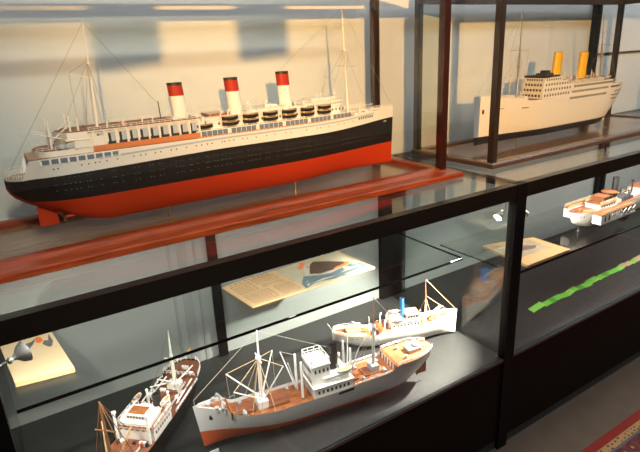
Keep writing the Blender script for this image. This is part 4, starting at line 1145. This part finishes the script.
# ------------------------------------------------------------------ papers on the glass shelves
ST = .7552                                   # top of the glass shelves
def lerp2(q, u, v):
    (ax,ay),(bx,by),(cx,cy),(dx,dy) = q      # a=(0,0) b=(1,0) c=(1,1) d=(0,1)
    return ((1-u)*(1-v)*ax+u*(1-v)*bx+u*v*cx+(1-u)*v*dx, (1-u)*(1-v)*ay+u*(1-v)*by+u*v*cy+(1-u)*v*dy)
def sheet(name, q, parent, mats, z0, th, wave=0., n=14):
    """A slightly wavy sheet over quad q; mats: [face, edge]."""
    mb = MB(); zz = lambda u, v: z0+wave*(math.sin(u*PI)*.8+.35*math.sin(u*9+v*4))
    for i in range(n):
        for j in range(n):
            P = [(*lerp2(q,(i+a)/n,(j+b)/n), zz((i+a)/n,(j+b)/n)+th) for a, b in ((0,0),(1,0),(1,1),(0,1))]
            mb.poly(P, 0)
    for k in range(4):
        for i in range(n):
            uv = [((i/n,0),((i+1)/n,0)),((1,i/n),(1,(i+1)/n)),(((n-i)/n,1),((n-i-1)/n,1)),((0,(n-i)/n),(0,(n-i-1)/n))][k]
            a, b = uv
            mb.quad((*lerp2(q,*a),z0),(*lerp2(q,*b),z0),(*lerp2(q,*b),zz(*b)+th),(*lerp2(q,*a),zz(*a)+th),1)
    o = mb.build(name, mats, parent)
    return o, (lambda u, v, d=.0004: (*lerp2(q,u,v), zz(u,v)+th+d))
def shape(mb, f, pts, mi, d=.0004):
    """A flat printed patch in page coordinates, cut into a fan so that it follows the sheet."""
    cx = sum(p[0] for p in pts)/len(pts); cy = sum(p[1] for p in pts)/len(pts); n = len(pts)
    for i in range(n):
        a, b = pts[i], pts[(i+1)%n]
        for k in range(3):
            s0, s1 = k/3, (k+1)/3
            P = [(cx+(a[0]-cx)*s0,cy+(a[1]-cy)*s0),(cx+(a[0]-cx)*s1,cy+(a[1]-cy)*s1),(cx+(b[0]-cx)*s1,cy+(b[1]-cy)*s1),(cx+(b[0]-cx)*s0,cy+(b[1]-cy)*s0)]
            mb.poly([f(x,y,d) for x,y in P], mi)
def rect(mb, f, x0, y0, x1, y1, mi, d=.0004): shape(mb, f, [(x0,y0),(x1,y0),(x1,y1),(x0,y1)], mi, d)

bk = thing('open_booklet', 'open booklet with a printed text page and a painting of a ship at sea', 'booklet', (-.62,.48,ST))
qL = [(-.245,-.114),(-.031,-.109),(-.041,.112),(-.267,.098)]; qR = [(-.031,-.109),(.277,-.107),(.261,.120),(-.041,.112)]
o, f = sheet('text_page', qL, bk, [M['paper'], M['paperedge']], .0005, .005, .003)
mb = MB(); rnd = random.Random(3)
for (x0,y0,x1,y1) in ((.08,.50,.40,.86),(.50,.50,.88,.60),(.62,.08,.94,.42),(.46,.66,.88,.90),(.08,.08,.52,.42)):
    for a,b,c,d in ((x0,y0,x1,y0+.012),(x0,y1-.012,x1,y1),(x0,y0,x0+.010,y1),(x1-.010,y0,x1,y1)): rect(mb,f,a,b,c,d,0)
    y = y0+.05
    while y < y1-.04:
        x = x0+.03
        while x < x1-.05:
            w = rnd.uniform(.015,.05); rect(mb,f,x,y,min(x+w,x1-.02),y+.013,0); x += w+.014
        y += .045
for i in range(9): rect(mb,f,.10+.085*i,.925,.10+.085*i+rnd.uniform(.03,.06),.95,0)
mb.build('printed_text', M['ink'], o, False)
o, f = sheet('picture_page', qR, bk, [M['psky'], M['paper']], .0005, .0045, .004)
mb = MB()
E4 = 'margin'
for a,b,c,d in ((0,0,1,.025),(.975,0,1,1),(0,.972,1,1)): rect(mb,f,a,b,c,d,4,.0003)
shape(mb,f,[(.0,.03),(.5,.03),(.97,.03),(.97,.42),(.80,.36),(.62,.30),(.45,.30),(.30,.34),(.16,.44),(.08,.30),(.02,.18)],0,.0005)      # sea
shape(mb,f,[(.20,.44),(.26,.62),(.36,.86),(.42,.80),(.34,.62),(.28,.44)],1,.0007)           # foam at the bow
shape(mb,f,[(.26,.46),(.34,.62),(.43,.78),(.50,.84),(.62,.74),(.78,.56),(.86,.42),(.74,.36),(.55,.34),(.36,.36)],2,.0009)              # dark hull
shape(mb,f,[(.55,.345),(.74,.365),(.87,.425),(.84,.50),(.76,.43),(.62,.40)],3,.0011)        # orange waterline
for pts in ([(.30,.80),(.36,.80),(.40,.92),(.33,.95)],[(.24,.72),(.30,.74),(.31,.84),(.26,.83)],[(.34,.66),(.37,.68),(.37,.76),(.34,.75)]): shape(mb,f,pts,3,.0012)
for pts in ([(.10,.10),(.30,.16),(.48,.12),(.30,.10)],[(.55,.16),(.75,.24),(.92,.22),(.72,.17)],[(.60,.07),(.8,.1),(.95,.07),(.8,.05)],[(.28,.30),(.48,.26),(.60,.29),(.46,.31)],[(.82,.32),(.90,.40),(.96,.40),(.95,.33)]): shape(mb,f,pts,1,.0010)
mb.build('ship_painting', [M['psea'],M['pfoam'],M['phull'],M['pflame'],M['paper']], o, False)

pb = thing('printed_board', 'pale board with a small dark winged picture, lying beneath the chrome lamp', 'board', (-1.49,.47,ST))
q = [(-.075,-.118),(.068,-.138),(.040,.140),(-.102,.160)]
o, f = sheet('board', q, pb, [M['paperw'], M['paperedge']], .0005, .013, 0, 6)
o2, f2 = sheet('lower_board', [(x*.99,y*.99-.002) for x,y in q], pb, [M['paperw'], M['paperedge']], .0, .004, 0, 4)
mb = MB()
shape(mb,f,[(.28,.66),(.34,.80),(.46,.78),(.60,.80),(.66,.86),(.56,.72),(.42,.60),(.33,.56)],0)
shape(mb,f,[(.72,.68),(.78,.76),(.86,.74),(.92,.90),(.93,.70),(.86,.58),(.80,.58)],0)
shape(mb,f,[(.62,.76),(.68,.90),(.76,.86),(.76,.76),(.69,.72)],1)
mb.build('printed_picture', [M['pgrey'], M['pflame']], o, False)

rb = thing('framed_print', 'brown print in a tan border on the glass shelf before the paddle steamer', 'print', (.235,.140,ST))
q = [(-.135,-.119),(.128,-.120),(.135,.055),(-.100,.125)]
o, f = sheet('mount_board', q, rb, [M['paperbrown'], M['paperedge']], .0005, .009, .0015, 8)
mb = MB(); rect(mb,f,.04,.28,.84,.94,0); shape(mb,f,[(.12,.40),(.35,.48),(.6,.44),(.72,.56),(.5,.66),(.2,.60)],1,.0007)
for i in range(7): rect(mb,f,.12+.08*i,.74,.12+.08*i+.05,.77,2,.0007)
mb.build('brown_picture', [M['pdark'], M['phull'], M['paper']], o, False)
tag(MB().box(-.020,.020,-.008,.008,0,.004).build('paper_slip', M['paperw'], smooth=False), 'small white slip of paper at the front corner of the brown print', 'paper slip').location = (.345,.030,.7553)

# green folded paper strip on the floor of the right-hand case
gs = thing('paper_strip', 'long strip of bright green folded paper slips ending in cream, on the dark case floor', 'paper strip', (.375,.179,ZF), R(1.2))
first = True; n = 21; rnd = random.Random(5)
pieces = {}
for k in range(n+3):
    cream = k in (n-4, n-3, n-1, n, n+1, n+2)
    x0 = k*.0445; wv = .004*math.sin(k*1.9)
    key = 'cream_slip' if cream else 'green_slip'
    mb = MB(); hw = .0165+.0012*rnd.uniform(-1,1); s = rnd.uniform(-.006,.006)
    a = [(0,-hw+wv),(.050,-hw+wv+s),(.054,hw+wv+s),(.004,hw+wv)]
    z0, z1 = .0006+.0012*(k%2), .0010+.0045*rnd.random()
    zs = [z0, z1, z1+.002, z0+.002]
    mb.poly([(x,y,zz) for (x,y),zz in zip(a,zs)],0); mb.poly([(x,y,zz-.0005) for (x,y),zz in zip(a,zs)],0)
    if not cream and k in (6, 11, 13): 
        mb.quad((.02,-.004,z0+.004),(.030,-.004,z0+.0045),(.030,.006,z0+.0055),(.02,.006,z0+.005),1)
    o = mb.build(key, [M['paper'] if cream else M[('green1','green3','green1','green2','green1')[k%5 if k else 1]], M['pflame']], gs, False)
    o.location = (x0,0,0)
    if cream: o['label'] = 'cream paper slip'

# small white card standing at the front of the left-hand case
tag(MB().box(-.014,.014,-.001,.001,0,.012).build('name_card', M['cold'], smooth=False), 'tiny white card on the case floor before the bow of the grey cargo ship', 'card').location = (-1.112,.190,ZF+.0005)

# ------------------------------------------------------------------ halogen spot lamps on the case posts
def spot(label, loc, aim, arm, glow, rs=.014, beam=None):
    """loc: the swivel ball; aim: direction of the reflector; arm: points of the bracket from its foot to the ball."""
    t = thing('halogen_spot_lamp', label, 'lamp', loc)
    L = Vector(loc); d = Vector(aim).normalized()
    mb = MB(); pts = [tuple(Vector(a)-L) for a in arm]; mb.path(pts, .0028, 8)
    p = Vector(pts[0]); mb.lathe(p, [(0,0),(.007,0),(.007,.004),(0,.005)], 12, 0, Vector(pts[1])-p)
    mb.build('bracket', M['steel'], t)
    mb = MB(); mb.ball((0,0,0), .0075, 14); mb.build('swivel', M['chrome'], t)
    mb = MB(); mb.lathe((0,0,0), [(.004,.004),(.006,.010),(.008,.013),(rs*.75,.022),(rs,.034),(rs*.96,.034),(rs*.72,.024),(.004,.020)], 20, 0, d)
    h = mb.build('reflector', M['chrome'], t)
    mb = MB(); mb.lathe(d*.0315, [(0,0),(rs*.9,0)], 18, 0, d); mb.build('lens', M['lens'] if glow else M['steel'], h)
    li = bpy.data.lights.new('halogen', 'SPOT'); lo = bpy.data.objects.new('halogen_light', li); COL.objects.link(lo)
    lo.location = L + d*.040; lo.rotation_euler = Vector(beam or d).to_track_quat('-Z','Y').to_euler()
    li.shadow_soft_size = .008; li.color = (1,.90,.76)
    return t, li
t, l1 = spot('chrome halogen spot lamp above the pale board with the winged picture', (-1.549,.058,.985), (.86,.42,.10), [(-1.578,.040,.985),(-1.566,.050,.985),(-1.549,.058,.985)], False, .024, (.40,.75,-.45))
l1.energy = 13.0; l1.spot_size = R(115); l1.spot_blend = .8
t, l2 = spot('small halogen spot lamp glowing beside the middle post, above the white steamer', (-.030,.050,.998), (-.78,-.10,-.50), [(-.024,.036,1.040),(-.022,.046,1.036),(-.022,.046,1.006),(-.030,.050,.998)], True, .015, (-.26,.32,-.55))
l2.energy = 240.0; l2.spot_size = R(72); l2.spot_blend = .5
t, l3 = spot('small dark halogen spot lamp on the paddle steamer side of the middle post', (.082,.045,.976), (.75,.35,-.55), [(.027,.036,1.012),(.050,.044,1.006),(.082,.045,.976)], False, .014, (.50,.09,-.13))
l3.energy = 26; l3.spot_size = R(46); l3.spot_blend = .8

# ------------------------------------------------------------------ unseen cloths added behind the camera only for their shadows on the wall
def gobo(label, x, y, w, zb, zt, slant):
    t = thing('shadow_gobo', label, 'gobo', (x, y, zb))
    mb = MB(); n = 10
    for i in range(n):
        for s in (0,):
            a, b = -w/2+w*i/n, -w/2+w*(i+1)/n; f = lambda u: .012*math.sin(u*40)
            k = lambda u: slant*(u+w/2)
            mb.quad((a,f(a),k(a)),(b,f(b),k(b)),(b*1.12,f(b),zt-zb),(a*1.12,f(a),zt-zb))
    mb.build('cloth', M['cloth'], t)
    mb = MB(); mb.tube((-w*.62,0,zt-zb),(w*.62,0,zt-zb),.010,.010,8)
    mb.tube((-w*.4,0,zt-zb),(-w*.4,0,2.999-zb),.002,.002,5); mb.tube((w*.4,0,zt-zb),(w*.4,0,2.999-zb),.002,.002,5); mb.build('hanging_rod', M['black'], t)
    return t
BAN = True

# ------------------------------------------------------------------ light
def lamp(kind, name, loc, target, energy, color, **k):
    li = bpy.data.lights.new(name, kind); o = bpy.data.objects.new(name, li); COL.objects.link(o)
    o.location = loc; d = Vector(target)-Vector(loc); o.rotation_euler = d.to_track_quat('-Z','Y').to_euler()
    li.energy = energy; li.color = color
    for a, v in k.items(): setattr(li, a, v)
    return o
KEY = Vector((-2.15,-3.30,2.17)); TGT = Vector((.48,.75,1.47))
key = lamp('SPOT', 'track_spot_key', KEY, TGT, 1480, (1,.50,.15), shadow_soft_size=.014, spot_size=R(52), spot_blend=.9)
key.scale = (1, .34, 1)                       # beam squashed wide and low to keep off the lower cases
lamp('AREA', 'wall_fill', (.3,-.6,2.9), (.3,.75,1.5), 46, (.90,.93,1.0), shape='RECTANGLE', size=5.5, size_y=.5)  # unseen fill added to lift the shaded tone of the wall
lamp('AREA', 'hall_fill', (-.2,-2.3,2.95), (-.2,-2.0,0), 42, (1,.93,.84), shape='RECTANGLE', size=5, size_y=2.6)  # unseen overhead fill added for the soft ambient level of the hall
key2 = lamp('SPOT', 'track_spot_models', (-1.4,-2.2,2.75), (-.95,.42,1.26), 210, (1,.86,.68), shadow_soft_size=.06, spot_size=R(36), spot_blend=.8)
key3 = lamp('SPOT', 'track_spot_right', (.6,-2.2,2.75), (.75,.42,1.25), 30, (1,.80,.56), shadow_soft_size=.06, spot_size=R(26), spot_blend=.8)
# unseen fill strips added under the front rails to brighten the models
for x, w, e in ((-.80,1.40,15.0),(1.35,2.5,23.0)):
    a = lamp('AREA', 'case_fill_light', (x,.045,1.042), (x,.19,.50), e, (1,.93,.84), shape='RECTANGLE', size=w, size_y=.02)
# daylight from the hall's windows to the right, and soft fill from behind the camera
lamp('AREA', 'window_daylight', (3.0,-.9,2.9), (2.3,.75,1.2), 40, (.86,.95,1.0), shape='RECTANGLE', size=1.2, size_y=1.4)
for nm, xm in (('a', -1.045), ('b', -.555)):
    yb = -1.75; f = (yb-KEY.y)/(WY-KEY.y)
    def back(x, z_): return (KEY.x+(x-KEY.x)*f, KEY.z+(z_-KEY.z)*f)
    xx, zb = back(xm, 1.525 if nm == 'a' else 1.540); xr, _ = back(xm+.115, 1.53)
    gobo('grey cloth banner added unseen behind the camera to shadow the wall, %s' % ('nearer the lamp' if nm == 'a' else 'farther along the hall'), xx, yb, (xr-xx)*2, zb, zb+.34, .06 if nm == 'a' else -.02)

w = bpy.data.worlds.new('world'); S.world = w; w.use_nodes = True
bg = w.node_tree.nodes['Background']; bg.inputs[0].default_value = (.80,.88,1,1); bg.inputs[1].default_value = .20

# ------------------------------------------------------------------ camera
f_px, yaw, pit, rol = 524.35, .5584, .3268, -.0481
C = Vector((-1.4968,-1.0897,1.5655))
fw = Vector((math.sin(yaw)*math.cos(pit), math.cos(yaw)*math.cos(pit), -math.sin(pit)))
rt = Vector((math.cos(yaw), -math.sin(yaw), 0)); up = rt.cross(fw)
c, s = math.cos(rol), math.sin(rol); r2 = rt*c+up*s; u2 = up*c-rt*s
cam = bpy.data.cameras.new('camera'); co = bpy.data.objects.new('camera', cam); COL.objects.link(co)
co.matrix_world = Matrix(((r2.x,u2.x,-fw.x,C.x),(r2.y,u2.y,-fw.y,C.y),(r2.z,u2.z,-fw.z,C.z),(0,0,0,1)))
cam.sensor_width = 36; cam.lens = f_px*36/640; cam.clip_start = .02; cam.clip_end = 60
S.camera = co
S.view_settings.view_transform = 'Standard'
S.view_settings.look = 'None'
S.view_settings.exposure = 0.0
S.cycles.max_bounces = 14; S.cycles.transparent_max_bounces = 40; S.cycles.glossy_bounces = 6; S.cycles.diffuse_bounces = 4
S.cycles.sample_clamp_indirect = 4
S.cycles.caustics_reflective = False; S.cycles.caustics_refractive = False
